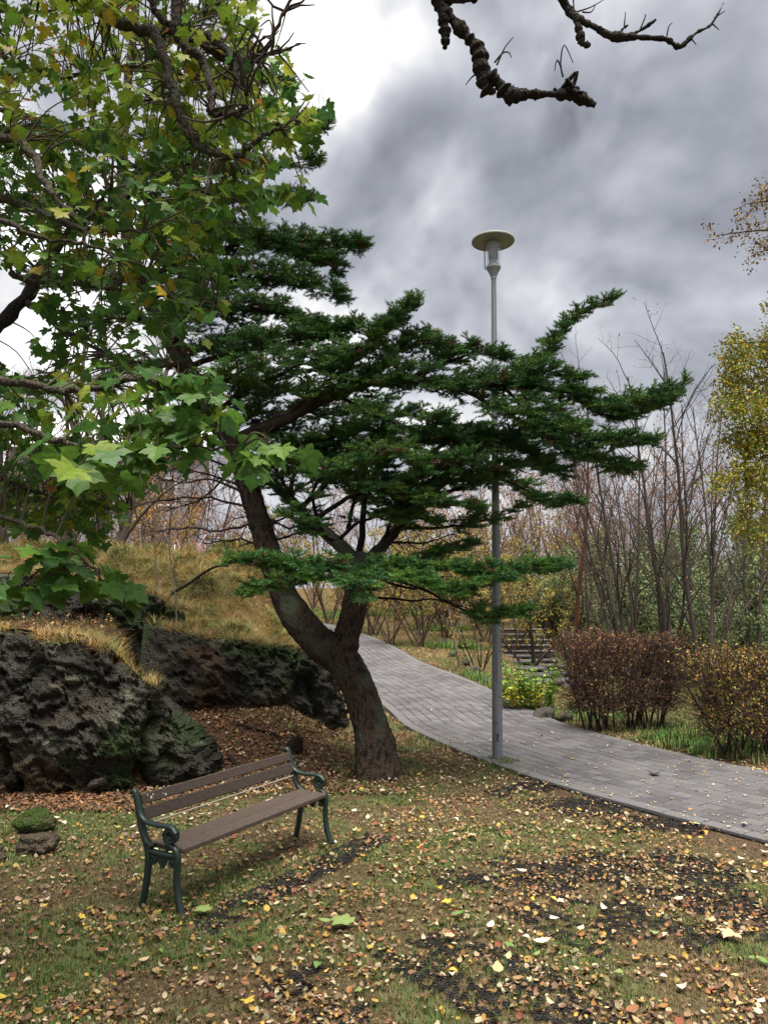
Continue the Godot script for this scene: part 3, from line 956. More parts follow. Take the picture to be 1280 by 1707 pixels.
# ---------------------------------------------------------------- lamp post
func make_lamp():
	var foot := G(829, 1268)
	var d := -foot.z
	var top := P(822.5, 462, d)
	var t := thing("street_lamp", "tall grey galvanised lamp post with flat disc top beside the path", "lamp post", foot)
	var hh := top.y - foot.y
	var lean := Vector3(top.x - foot.x, 0, 0)
	var col := Color(0.27, 0.285, 0.31)
	var b := MB.new()
	var pts := []
	var rad := []
	for i in 26:
		var f := i / 25.0
		pts.append(Vector3(lean.x * f, -0.1 + (hh + 0.1) * f, 0))
		rad.append(lerpf(0.072, 0.034, f))
	b.tube(pts, rad, 32, col)
	part("pole", b.mesh(), M.galv, t)
	# inspection hatch on the right front, its outline proud of the pole
	var hatch := MB.new()
	var y0 := P(829, 1138, d).y - foot.y; var y1 := P(829, 1086, d).y - foot.y
	var rr := 0.0718 - 0.038 * (y0 + 0.2) / hh
	hatch.grid(9, 2, func(i, j):
		var an := lerpf(-0.1, 1.15, i / 8.0)
		var y := (y0 if j == 0 else y1) + (0.02 if (i == 0 or i == 8) and j == 0 else (-0.02 if (i == 0 or i == 8) else 0.0))
		return Vector3(sin(an) * (rr + 0.004) + lean.x * y / hh, y, cos(an) * (rr + 0.004)),
		func(_i, _j, _p, _n): return col * 1.08)
	var ht := part("hatch", hatch.mesh(), M.galv, t)
	var seam := MB.new()
	var loop := []
	for q in [[-0.1, y0 + 0.03], [0.02, y0], [0.5, y0], [1.05, y0], [1.15, y0 + 0.03], [1.15, y1 - 0.03], [1.05, y1], [0.5, y1], [0.02, y1], [-0.1, y1 - 0.03], [-0.1, y0 + 0.03]]:
		loop.append(Vector3(sin(q[0]) * (rr + 0.004) + lean.x * q[1] / hh, q[1], cos(q[0]) * (rr + 0.004)))
	seam.tube(loop, taper(loop.size(), 0.0035, 0.0035), 4, Color(0.08, 0.08, 0.085), false)
	part("seam", seam.mesh(), M.plain, ht)
	# black marker scribbles
	rng.seed = 77
	for g in [[1228, 0.55, 0.06, 12], [1205, 0.35, 0.02, 5], [1160, 1.0, 0.016, 4], [1058, 0.5, 0.01, 3], [1070, 0.75, 0.008, 3]]:
		var yy := P(829, g[0], d).y - foot.y
		var r := lerpf(0.072, 0.034, yy / hh) + 0.001
		var l := []
		for k in g[3]:
			var an: float = g[1] - 0.7 + rf(-0.22, 0.22)
			var y2: float = yy + rf(-g[2], g[2])
			l.append(Vector3(sin(an) * r + lean.x * y2 / hh, y2, cos(an) * r))
		var sm := smooth(l, 3)
		for i in sm.size():
			var q := Vector2(sm[i].x - lean.x * sm[i].y / hh, sm[i].z).normalized() * r
			sm[i] = Vector3(q.x + lean.x * sm[i].y / hh, sm[i].y, q.y)
		var scr := MB.new()
		scr.tube(sm, taper(sm.size(), 0.003, 0.003), 4, Color(0.02, 0.02, 0.025), false)
		part("marker_scribble", scr.mesh(), M.plain, t)
	# black strap knotted round the pole
	var st := MB.new()
	var ys := P(825, 740, d).y - foot.y
	var rs := lerpf(0.072, 0.034, ys / hh) + 0.004
	var xs := lean.x * ys / hh
	for dy in [0.0, 0.022]:
		var ring := []
		for k in 17: ring.append(Vector3(xs + cos(TAU * k / 16) * rs, ys + dy + 0.012 * sin(TAU * k / 16), sin(TAU * k / 16) * rs))
		st.tube(ring, taper(17, 0.011, 0.011), 6, Color(0.012, 0.012, 0.014), false)
	st.tube([Vector3(xs - rs, ys + 0.01, 0.02), Vector3(xs - rs - 0.03, ys - 0.02, 0.03), Vector3(xs - rs - 0.02, ys - 0.09, 0.04), Vector3(xs - rs + 0.01, ys - 0.12, 0.04)], [0.018, 0.022, 0.016, 0.008], 6, Color(0.012, 0.012, 0.014))
	st.tube([Vector3(xs + 0.02, ys + 0.01, rs), Vector3(xs + 0.035, ys - 0.035, rs + 0.012), Vector3(xs + 0.028, ys - 0.07, rs + 0.014)], [0.012, 0.012, 0.006], 6, Color(0.012, 0.012, 0.014))
	part("strap", st.mesh(), M.rubber, t)
	# lantern
	var head := Node3D.new()
	head.name = "lantern"; t.add_child(head)
	head.position = Vector3(lean.x, hh, 0)
	var gy := Color(0.30, 0.31, 0.31)
	var cone := MB.new()
	cone.lathe([Vector2(0.0, -0.03), Vector2(0.04, -0.03), Vector2(0.04, -0.03), Vector2(0.042, 0.0), Vector2(0.042, 0.0), Vector2(0.078, 0.085), Vector2(0.083, 0.09), Vector2(0.083, 0.09), Vector2(0.106, 0.13), Vector2(0.106, 0.13), Vector2(0.106, 0.155), Vector2(0.098, 0.16), Vector2(0.0, 0.16)], 36, gy)
	part("collar", cone.mesh(), M.paint, head)
	var gl := MB.new()
	gl.lathe([Vector2(0.1, 0.16), Vector2(0.1, 0.53)], 36, Color.WHITE)
	part("glass_cylinder", gl.mesh(), M.glass, head)
	var core := MB.new()
	core.lathe([Vector2(0.085, 0.16), Vector2(0.075, 0.2), Vector2(0.05, 0.23), Vector2(0.05, 0.23), Vector2(0.05, 0.29), Vector2(0.0, 0.29)], 24, gy * 0.9)
	part("lamp_holder", core.mesh(), M.paint, head)
	for k in 6:
		var lv := MB.new()
		var y := 0.275 + 0.024 * k
		lv.lathe([Vector2(0.072, y), Vector2(0.052, y + 0.017), Vector2(0.05, y + 0.019), Vector2(0.07, y + 0.004), Vector2(0.072, y)], 28, Color(0.5, 0.51, 0.52))
		part("louvre", lv.mesh(), M.paint, head)
	for s in [-1, 1]:
		var rd := MB.new()
		rd.tube([Vector3(0.062 * s, 0.2, 0.02), Vector3(0.062 * s, 0.45, 0.02)], [0.005, 0.005], 6, gy)
		part("louvre_rod", rd.mesh(), M.paint, head)
	var capr := MB.new()
	capr.lathe([Vector2(0.0, 0.43), Vector2(0.09, 0.43), Vector2(0.09, 0.43), Vector2(0.094, 0.50), Vector2(0.094, 0.50), Vector2(0.08, 0.505), Vector2(0.0, 0.505)], 28, gy * 1.05)
	part("reflector", capr.mesh(), M.paint, head)
	for q in [[-0.123, 0.0], [0.055, -0.105]]:
		var br := MB.new()
		br.tube([Vector3(q[0] * 0.7, 0.125, q[1] * 0.7), Vector3(q[0], 0.122, q[1]), Vector3(q[0], 0.135, q[1]), Vector3(q[0], 0.535, q[1])], [0.008, 0.008, 0.008, 0.008], 8, Color(0.12, 0.125, 0.13))
		part("bracket_rod", br.mesh(), M.paint, head)
	var disc := MB.new()
	disc.lathe([Vector2(0.0, 0.53), Vector2(0.29, 0.53), Vector2(0.29, 0.53), Vector2(0.297, 0.522), Vector2(0.305, 0.525), Vector2(0.307, 0.545), Vector2(0.30, 0.556), Vector2(0.2, 0.575), Vector2(0.0, 0.59)], 56, Color(0.29, 0.30, 0.285))
	part("disc_cover", disc.mesh(), M.paint, head)

# ---------------------------------------------------------------- rocks and the grassy mound
func rock_color(p: Vector3, nn: Vector3) -> Color:
	var a := nz.get_noise_3d(p.x * 70, p.y * 70, p.z * 70)
	var b := nz2.get_noise_3d(p.x * 190, p.y * 190, p.z * 190)
	var c := Color(0.042, 0.041, 0.035).lerp(Color(0.105, 0.10, 0.08), clampf(0.45 + a * 0.9 + b * 0.5, 0, 1))
	c = c.lerp(Color(0.05, 0.085, 0.03), ss(-0.08, 0.3, nz2.get_noise_3d(p.x * 60 + 50, p.y * 60, p.z * 60) + 0.35 * b) * 0.85)
	c = c.lerp(Color(0.19, 0.205, 0.15), ss(0.34, 0.5, nz.get_noise_3d(p.x * 160 + 9, p.y * 160, p.z * 160) + 0.25 * b) * 0.7)
	c = c.lerp(Color(0.10, 0.062, 0.038), ss(0.15, 0.45, nz.get_noise_3d(p.x * 45 - 70, p.y * 45, p.z * 45)) * 0.7)
	return c
func rock_strip(base: Array, tops: Array, back: float, bulge: float, amp: float, res: float, sink := 0.2) -> ArrayMesh:
	# a rock face over the line base (x, depth), as high as tops, running back over its top into the bank
	var line := smooth(base, 10)
	var hts := smooth(tops.map(func(h): return Vector2(h, 0)), 10)
	var len_ := 0.0
	for i in line.size() - 1: len_ += line[i].distance_to(line[i + 1])
	var cols := int(len_ / res)
	var hmax: float = tops.max()
	var rows := int((hmax + back + sink) / res)
	# broken blocks: one height for each cell, at two sizes
	var blk := FastNoiseLite.new()
	blk.noise_type = FastNoiseLite.TYPE_CELLULAR; blk.seed = 4; blk.frequency = 1.0; blk.fractal_type = FastNoiseLite.FRACTAL_NONE
	blk.cellular_return_type = FastNoiseLite.RETURN_CELL_VALUE; blk.cellular_jitter = 1.0
	var b := MB.new()
	b.grid(cols, rows, func(i, j):
		var u := float(i) / (cols - 1) * (line.size() - 1)
		var k := mini(int(u), line.size() - 2)
		var q: Vector2 = line[k].lerp(line[k + 1], u - k)
		var ht: float = lerpf(hts[k].x, hts[k + 1].x, u - k)
		var t: Vector2 = (line[mini(k + 3, line.size() - 1)] - line[maxi(k - 2, 0)]).normalized()
		var o := Vector2(t.y, -t.x)
		var g := H(q.x + o.x * 0.5, q.y + o.y * 0.5) - sink
		var v := float(rows - 1 - j) / (rows - 1)
		var y: float; var out: float
		if v < 0.68:
			var w := v / 0.68
			y = lerpf(g, ht, w)
			out = bulge * sin(PI * pow(w, 0.8)) - 0.12 * w * w
		else:
			var w := (v - 0.68) / 0.32
			y = ht + 0.05 * sin(PI * w) - 0.15 * w * w
			out = -0.12 - back * w
		var p := Vector3(q.x + o.x * out, y, -(q.y + o.y * out))
		var ed := minf(1.0, 6.0 * minf(float(i), float(cols - 1 - i)) / cols + 0.15)
		var big := nz.get_noise_3d(p.x * 75, p.y * 75, p.z * 75)
		var wp := p + Vector3(nz2.get_noise_3d(p.x * 300, p.y * 300, p.z * 300), nz2.get_noise_3d(p.y * 300 + 60, p.z * 300, p.x * 300), 0) * 0.12
		var c1 := blk.get_noise_3d(wp.x * 3.4 + wp.y * 0.8, wp.y * 4.4, wp.z * 3.4)
		var c2 := blk.get_noise_3d(wp.x * 8.5, wp.y * 10.5 + wp.x * 2.0, wp.z * 8.5)
		var c3 := blk.get_noise_3d(wp.x * 19.0, wp.y * 21.0, wp.z * 19.0)
		var fine := nz2.get_noise_3d(p.x * 800, p.y * 800, p.z * 800)
		var r1 := 1.0 - 2.4 * absf(nz2.get_noise_3d(p.x * 120 + 7, p.y * 150, p.z * 120))
		var dd := amp * (1.4 * big + 0.42 * c1 + 0.26 * c2 + 0.12 * c3 + 0.35 * r1 + 0.22 * fine - 0.15) * ed
		var crack := nz2.get_noise_3d(p.x * 34 + 40, p.y * 22, p.z * 34)
		dd -= amp * 1.6 * (1.0 - ss(0.0, 0.075, absf(crack))) * ed
		p += Vector3(o.x, 0, -o.y) * dd + Vector3.UP * dd * 0.35 * v
		return p,
		func(_i, _j, p, nn): return rock_color(p, nn))
	return b.mesh()
func boulder(r: Vector3, sd: int, amp: float, colf: Callable, seg := 30) -> ArrayMesh:
	var b := MB.new()
	var rows := seg / 2 + 1
	var off := Vector3(sd * 13.7, sd * 3.1, sd * 7.7)
	b.grid(seg + 1, rows, func(i, j):
		var a: float = TAU * (i % seg) / seg
		var e := PI * (float(j) / (rows - 1) - 0.5) * -1.0
		var n := Vector3(cos(a) * cos(e), sin(e), -sin(a) * cos(e))
		var k := 1.0 + amp * (nz.get_noise_3dv((n * 0.5 + off) * 90) + 0.6 * nz2.get_noise_3dv((n * 0.5 + off) * 230))
		return Vector3(n.x * r.x, n.y * r.y, n.z * r.z) * k,
		func(_i, _j, p, nn): return colf.call(p + off, -nn))
	for i in b.n.size():
		if b.n[i].dot(b.v[i]) < 0: b.n[i] = -b.n[i]
	return b.mesh()

func make_rocks():
	var o := thing("rock_outcrop", "dark mossy lava rock face behind the bench with grass along its top", "rock", Vector3.ZERO)
	part("rock_face", rock_strip([Vector2(-6.4, 8.9), Vector2(-5.2, 8.75), Vector2(-4.2, 8.7), Vector2(-3.3, 8.85), Vector2(-2.62, 9.15), Vector2(-2.3, 9.55), Vector2(-2.45, 10.1), Vector2(-2.85, 10.8)],
		[1.85, 1.8, 1.72, 1.62, 1.0, 0.4, 0.5, 0.8], 0.8, 0.2, 0.155, 0.021), M.rock, o)
	rng.seed = 31
	for e in [[22, 1302, 0.17], [165, 1306, 0.11]]:
		var q := P(e[0], e[1], 8.78)
		part("stone", boulder(Vector3(e[2], e[2] * rf(0.6, 0.9), e[2] * 0.8), rng.randi() % 50, 0.95, func(p, nn): return rock_color(p, nn), 22), M.rock, o, Transform3D(Basis(Vector3.UP, rf(0, TAU)), q))
	var l := thing("rock_ledge", "low black rock ledge behind the fir trunk with dry grass hanging over it", "rock", Vector3.ZERO)
	part("rock_face", rock_strip([Vector2(-3.6, 11.6), Vector2(-2.8, 11.75), Vector2(-2.1, 11.9), Vector2(-1.5, 12.0), Vector2(-1.0, 12.2), Vector2(-0.78, 12.7), Vector2(-1.0, 13.5)],
		[1.75, 1.55, 1.45, 1.4, 1.3, 1.0, 0.9], 0.6, 0.22, 0.15, 0.03), M.rock, l)
	var u := thing("rock_ledge", "dark rock shelf in the upper bank under matted dry grass", "rock", Vector3.ZERO)
	part("rock_face", rock_strip([Vector2(-6.5, 12.3), Vector2(-5.4, 12.2), Vector2(-4.6, 12.15), Vector2(-3.8, 12.3), Vector2(-3.2, 12.6)],
		[2.55, 2.5, 2.35, 2.2, 1.9], 0.7, 0.2, 0.15, 0.04, 0.4), M.rock, u)
	# loose stones on the lawn
	var stones := [[62, 1375, 0.17, "moss covered round stone on the lawn below the rock face", 1], [60, 1411, 0.155, "bare brown lava stone in front of the mossy stone on the lawn", 0], [-12, 1424, 0.1, "small dark stone on the leafy lawn beside the bare lava stone", 0]]
	for k in stones.size():
		var e = stones[k]
		var g := G(e[0], e[1] + 10)
		var s := thing("stone", e[3], "stone", g)
		var mossy: bool = e[4] == 1
		part("body", boulder(Vector3(e[2], e[2] * 0.7, e[2] * 0.8), 3 + k, 0.55, func(p, nn):
			var c := Color(0.075, 0.058, 0.042).lerp(Color(0.15, 0.12, 0.085), clampf(0.5 + nz2.get_noise_3dv(p * 300), 0, 1))
			return c.lerp(Color(0.06, 0.095, 0.02), ss(-0.05, 0.2, nz.get_noise_3dv(p * 100) + 0.5 * nz2.get_noise_3dv(p * 600))) if mossy else c, 36), M.rock, s, Transform3D(Basis(), Vector3.UP * e[2] * 0.42))
	var rt := thing("tree_stump", "small dark stump on the brown slope near the fir trunk", "stump", G(492, 1252))
	part("body", boulder(Vector3(0.11, 0.15, 0.1), 9, 0.6, func(p, _n): return Color(0.05, 0.035, 0.025), 24), M.bark, rt, Transform3D(Basis(), Vector3.UP * 0.06))
	# roots and broken sticks on the slope
	rng.seed = 44
	for e in [[380, 1262, 405, 1285, "thick dark root crossing the brown slope behind the bench backrest"], [395, 1210, 470, 1232, "thin weathered stick lying on the brown leafy slope"], [330, 1240, 370, 1250, "short broken stick lying on the slope beside the rock face"]]:
		var a := G(e[0], e[1]); var b2 := G(e[2], e[3])
		var s := thing("stick", e[4], "stick", a, 0.0)
		var m := MB.new()
		var pts := []
		for k in 6:
			var q := a.lerp(b2, k / 5.0)
			pts.append(on(q.x, -q.z) + Vector3(0, 0.02 + 0.01 * sin(k * 2.0), 0) - a)
		m.tube(pts, taper(6, 0.03, 0.015), 7, Color(0.05, 0.035, 0.027))
		part("wood", m.mesh(), M.bark, s)

func make_mound_grass():
	rng.seed = 300
	var kinds := [tuft_mesh(11, 16, 0.35, 1.5, 0.016, 4), tuft_mesh(12, 14, 0.4, 1.9, 0.018, 4), tuft_mesh(13, 18, 0.35, 1.2, 0.015, 4)]
	var straw := [Color(0.38, 0.24, 0.07), Color(0.32, 0.19, 0.05), Color(0.42, 0.29, 0.11), Color(0.22, 0.14, 0.05), Color(0.24, 0.12, 0.045), Color(0.15, 0.10, 0.05)]
	var olive := [Color(0.17, 0.18, 0.05), Color(0.12, 0.16, 0.04), Color(0.22, 0.22, 0.07), Color(0.10, 0.12, 0.035)]
	var xs := [[], [], []]
	var cs := [[], [], []]
	rng.seed = 301
	var put := func(x: float, d: float, h: float, c: Color, lift := 0.0):
		var p := on(x, d)
		var gx := H(x + 0.1, d) - H(x - 0.1, d); var gd := H(x, d + 0.1) - H(x, d - 0.1)
		var up := Vector3(-gx * 2.4, 1, gd * 2.4).normalized()
		var k := rng.randi() % 3
		var f := frame(up, Vector3(cos(rf(0, TAU)), 0.1, sin(rf(0, TAU))))
		xs[k].append(Transform3D(f.basis.scaled_local(Vector3(h, h * rf(0.7, 1.0), h)), p + Vector3.UP * (lift - 0.03)))
		cs[k].append(c)
	for i in 30000:
		var d := rf(11.9, 19.0)
		var x := rf(-9.5, -0.7)
		var h := H(x, d)
		if h < 1.0: continue
		# dark hollows under the upper shelf stay bare
		if d < 12.5 and x < -3.1 and rng.randf() < 0.5: continue
		var g := nz.get_noise_2d(x * 85, d * 85) + 0.5 * nz2.get_noise_2d(x * 300, d * 300)
		if g < -0.16 and rng.randf() < 0.8: continue
		put.call(x, d, rf(0.09, 0.22) * (1.0 + 0.8 * g), tint(pick(olive) if g > -0.02 and rng.randf() < 0.62 else pick(straw), 0.25))
	for i in 3800:
		var d := rf(9.2, 12.4)
		var x := rf(-7.0, -2.4)
		if H(x, d) < 1.0: continue
		var edge := d < 9.9
		if not edge and rng.randf() < 0.5: continue
		put.call(x, d, rf(0.10, 0.24) if edge else rf(0.1, 0.2), tint(pick(olive) if rng.randf() < (0.5 if edge else 0.25) else pick(straw), 0.3), 0.12 if edge else 0.0)
	# fringe hanging over the edges of the rock faces
	for e in [[[-6.4, 8.95], [-5.2, 8.9], [-4.2, 8.85], [-3.3, 9.0], [-2.75, 9.3], 1.88, 1.83, 1.75, 1.62, 1.1], [[-3.6, 11.75], [-2.8, 11.85], [-2.1, 12.0], [-1.5, 12.1], [-1.0, 12.3], 1.8, 1.6, 1.5, 1.42, 1.32], [[-6.5, 12.4], [-5.4, 12.3], [-4.6, 12.25], [-3.8, 12.4], [-3.2, 12.7], 2.6, 2.55, 2.4, 2.25, 1.95]]:
		for i in 420:
			var u := rng.randf() * 3.999
			var k := int(u)
			var a: Array = e[k]; var b2: Array = e[k + 1]
			var x := lerpf(a[0], b2[0], u - k); var d := lerpf(a[1], b2[1], u - k) + rf(-0.12, 0.3)
			var y := lerpf(e[5 + k], e[6 + k], u - k)
			var h := rf(0.09, 0.24)
			var up := Vector3(rf(-0.4, 0.4), 1.0, rf(0.1, 0.9)).normalized()
			var f := frame(up, Vector3(rf(-1, 1), 0.2, rf(-1, 1)))
			var kk := rng.randi() % 3
			if nz.get_noise_2d(x * 160, 5) < 0.0 and rng.randf() < 0.85: continue
			xs[kk].append(Transform3D(f.basis.scaled_local(Vector3.ONE * h), Vector3(x, y - 0.02, -d)))
			cs[kk].append(tint(pick(straw) if rng.randf() < 0.6 else pick(olive), 0.25))
	var t := Node3D.new()
	t.name = "dry_grass"; add_child(t)
	tag(t, "long matted straw coloured dry grass on the mound and rock tops", "grass", "", "stuff")
	for k in 3: many("blades", kinds[k], M.blade, t, xs[k], cs[k])
	# brown dead weeds and leaves in the hollows of the bank
	rng.seed = 302
	var w := MB.new()
	for i in 900:
		var d := rf(10.0, 12.4); var x := rf(-5.5, -1.2)
		if H(x, d) < 0.8: continue
		var p := on(x, d)
		var pts := [p]
		var dr := Vector3(rf(-1, 1), rf(0.2, 1.1), rf(-0.3, 1)).normalized()
		for k in 3:
			dr = (dr + rdir() * 0.5 + Vector3.DOWN * 0.15).normalized()
			pts.append(pts[-1] + dr * rf(0.06, 0.14))
		w.tube(pts, [0.005, 0.004, 0.003, 0.002], 3, tint(pick([Color(0.12, 0.08, 0.05), Color(0.2, 0.14, 0.09), Color(0.08, 0.06, 0.04)])), false)
	var wm := part("dead_weeds", w.mesh(), M.thin_bark, self)
	tag(wm, "tangle of brown dead weed stems in the hollows of the rocky bank", "weeds", "", "stuff")
	var lx := []; var lc := []
	for i in 3000:
		var d := rf(9.6, 13.0); var x := rf(-6.5, -0.9)
		if H(x, d) < 0.7: continue
		lx.append(Transform3D(Basis.from_euler(Vector3(rf(-1, 1) - PI / 2, rf(0, TAU), rf(-1, 1)), EULER_ORDER_YXZ).scaled_local(Vector3.ONE * rf(0.03, 0.06)), on(x, d) + Vector3.UP * rf(0.02, 0.16)))
		lc.append(tint(pick([Color(0.33, 0.15, 0.04), Color(0.2, 0.1, 0.05), Color(0.4, 0.3, 0.16), Color(0.14, 0.08, 0.05)]), 0.3))
	var bl := many("bank_leaves", oval_leaf_mesh(0.4, 0.2), M.dry_leaf, self, lx, lc)
	tag(bl, "brown and orange fallen leaves caught in the rocky bank", "leaf litter", "", "stuff")

# ---------------------------------------------------------------- the leaning fir
func bark_tube(pts: Array, rad: Array, sides: int, ridge: float, colf: Callable, flare := 0.0) -> ArrayMesh:
	var b := MB.new()
	var m := pts.size()
	var t0: Vector3 = (pts[1] - pts[0]).normalized()
	var u := t0.cross(Vector3.BACK).normalized()
	var run := 0.0
	var fr := []
	for i in m:
		var t: Vector3 = (pts[mini(i + 1, m - 1)] - pts[maxi(i - 1, 0)]).normalized()
		u = (u - t * u.dot(t)).normalized()
		if i > 0: run += pts[i].distance_to(pts[i - 1])
		fr.append([u, t.cross(u), run])
	b.grid(sides + 1, m, func(i, j):
		var a: float = TAU * (i % sides) / sides
		var d: Vector3 = fr[j][0] * cos(a) + fr[j][1] * sin(a)
		var q: Vector3 = Vector3(cos(a), sin(a), 0) * rad[j]
		var k := nz2.get_noise_3d(q.x * 2200, q.y * 2200, fr[j][2] * 900)
		var plates := absf(nz.get_noise_3d(q.x * 1300, q.y * 1300, fr[j][2] * 520))
		var lump := nz.get_noise_3d(q.x * 200 + 70, q.y * 200, fr[j][2] * 90)
		var fl := flare * exp(-fr[j][2] / 0.24) * (1.0 + 0.6 * sin(a * 5.0 + 1.0))
		var r: float = rad[j] * (1.0 + 0.10 * lump + fl) + ridge * (k * 0.7 + plates * 1.6 - 0.4)
		return pts[j] + d * r,
		func(i, j, p, nn): return colf.call(p, nn))
	for i in b.n.size():
		pass
	return b.mesh()

var tw_x := []
var tw_c := []
var tw_b: MB
func fir_foliage(pts: Array, spread: float, per_m: float, t0: float, lift := 0.12, tone := 1.0, tipspread := 0.45):
	var L := length_of(pts)
	var n := int(L * (1.0 - t0) * per_m)
	var greens := [Color(0.06, 0.155, 0.043), Color(0.076, 0.18, 0.042), Color(0.095, 0.205, 0.044), Color(0.05, 0.13, 0.044), Color(0.12, 0.215, 0.045), Color(0.06, 0.155, 0.043), Color(0.076, 0.18, 0.042)]
	for i in n:
		var t := t0 + (1.0 - t0) * (i + rng.randf()) / n
		var p := along(pts, t)
		if nz2.get_noise_3dv(p * 210.0) < -0.26 and rng.randf() < 0.65: continue
		var tg := tangent(pts, t)
		var side := tg.cross(Vector3.UP).normalized() * (1.0 if i % 2 else -1.0)
		var k := lerpf(1.0, tipspread, ss(0.35, 1.0, t))
		var l := spread * k * rf(0.5, 1.05)
		var d := (side * rf(0.5, 1.1) + tg * rf(0.35, 0.9) + Vector3.UP * (lift + rf(-0.38, 0.34)) + rdir() * 0.15).normalized()
		shoot(p, d, l, greens, tone)
	shoot(along(pts, 0.98), (tangent(pts, 0.99) + Vector3.UP * lift).normalized(), spread * 0.4, greens, tone)
func shoot(p: Vector3, d: Vector3, l: float, greens: Array, tone: float):
	# a side branch with flat side sprays, each a small fan of needle shoots
	var steps := maxi(2, int(l / 0.075))
	var q := p
	var line := [p]
	var dd := d
	var base: Color = pick(greens)
	for s in steps:
		dd = (dd + rdir() * 0.2 + Vector3.UP * 0.02).normalized()
		q += dd * (l / steps)
		line.append(q)
		if s < 1 and steps > 3: continue
		for sd in [-1.0, 1.0]:
			if rng.randf() < 0.2: continue
			var sv: Vector3 = dd.cross(Vector3.UP).normalized() * sd
			var dir: Vector3 = (dd * rf(0.3, 1.0) + sv * rf(0.5, 1.0) + Vector3.UP * rf(-0.25, 0.4)).normalized()
			spray(q, dir, rf(0.11, 0.19), base, tone)
		if rng.randf() < 0.5:
			spray(q, (dd * 0.7 + Vector3.UP * rf(0.3, 1.0) + rdir() * 0.4).normalized(), rf(0.07, 0.13), base, tone)
	spray(q, dd, rf(0.09, 0.15), base, tone)
	tw_b.tube(line, taper(line.size(), 0.008, 0.003), 3, Color(0.045, 0.032, 0.024), false)
func spray(q: Vector3, dir: Vector3, l: float, base: Color, tone: float):
	var side := dir.cross(Vector3.UP).normalized()
	var c := tint(base * tone, 0.22)
	if rng.randf() < 0.035: c = tint(Color(0.14, 0.085, 0.045), 0.3)
	tw_x.append(Transform3D(frame(dir).basis.scaled(Vector3.ONE * l * rf(0.8, 1.0)), q)); tw_c.append(c)
	for k in 2:
		var s := -1.0 if k == 0 else 1.0
		if rng.randf() < 0.25: continue
		var d2 := (dir + side * s * rf(0.5, 1.1) + Vector3.UP * rf(-0.2, 0.3)).normalized()
		tw_x.append(Transform3D(frame(d2).basis.scaled(Vector3.ONE * l * rf(0.45, 0.7)), q + dir * l * rf(0.15, 0.65))); tw_c.append(tint(c, 0.15))
func bare_shoots(pts: Array, n: int, l: float, t0 := 0.1):
	for i in n:
		var t := rf(t0, 1.0)
		var p := along(pts, t)
		var tg := tangent(pts, t)
		var d := (tg * 0.6 + rdir() * 0.8).normalized()
		var line := [p]
		for s in 4:
			d = (d + rdir() * 0.3).normalized()
			line.append(line[-1] + d * l * rf(0.15, 0.3))
		tw_b.tube(line, taper(5, 0.007, 0.002), 3, Color(0.05, 0.038, 0.03), false)

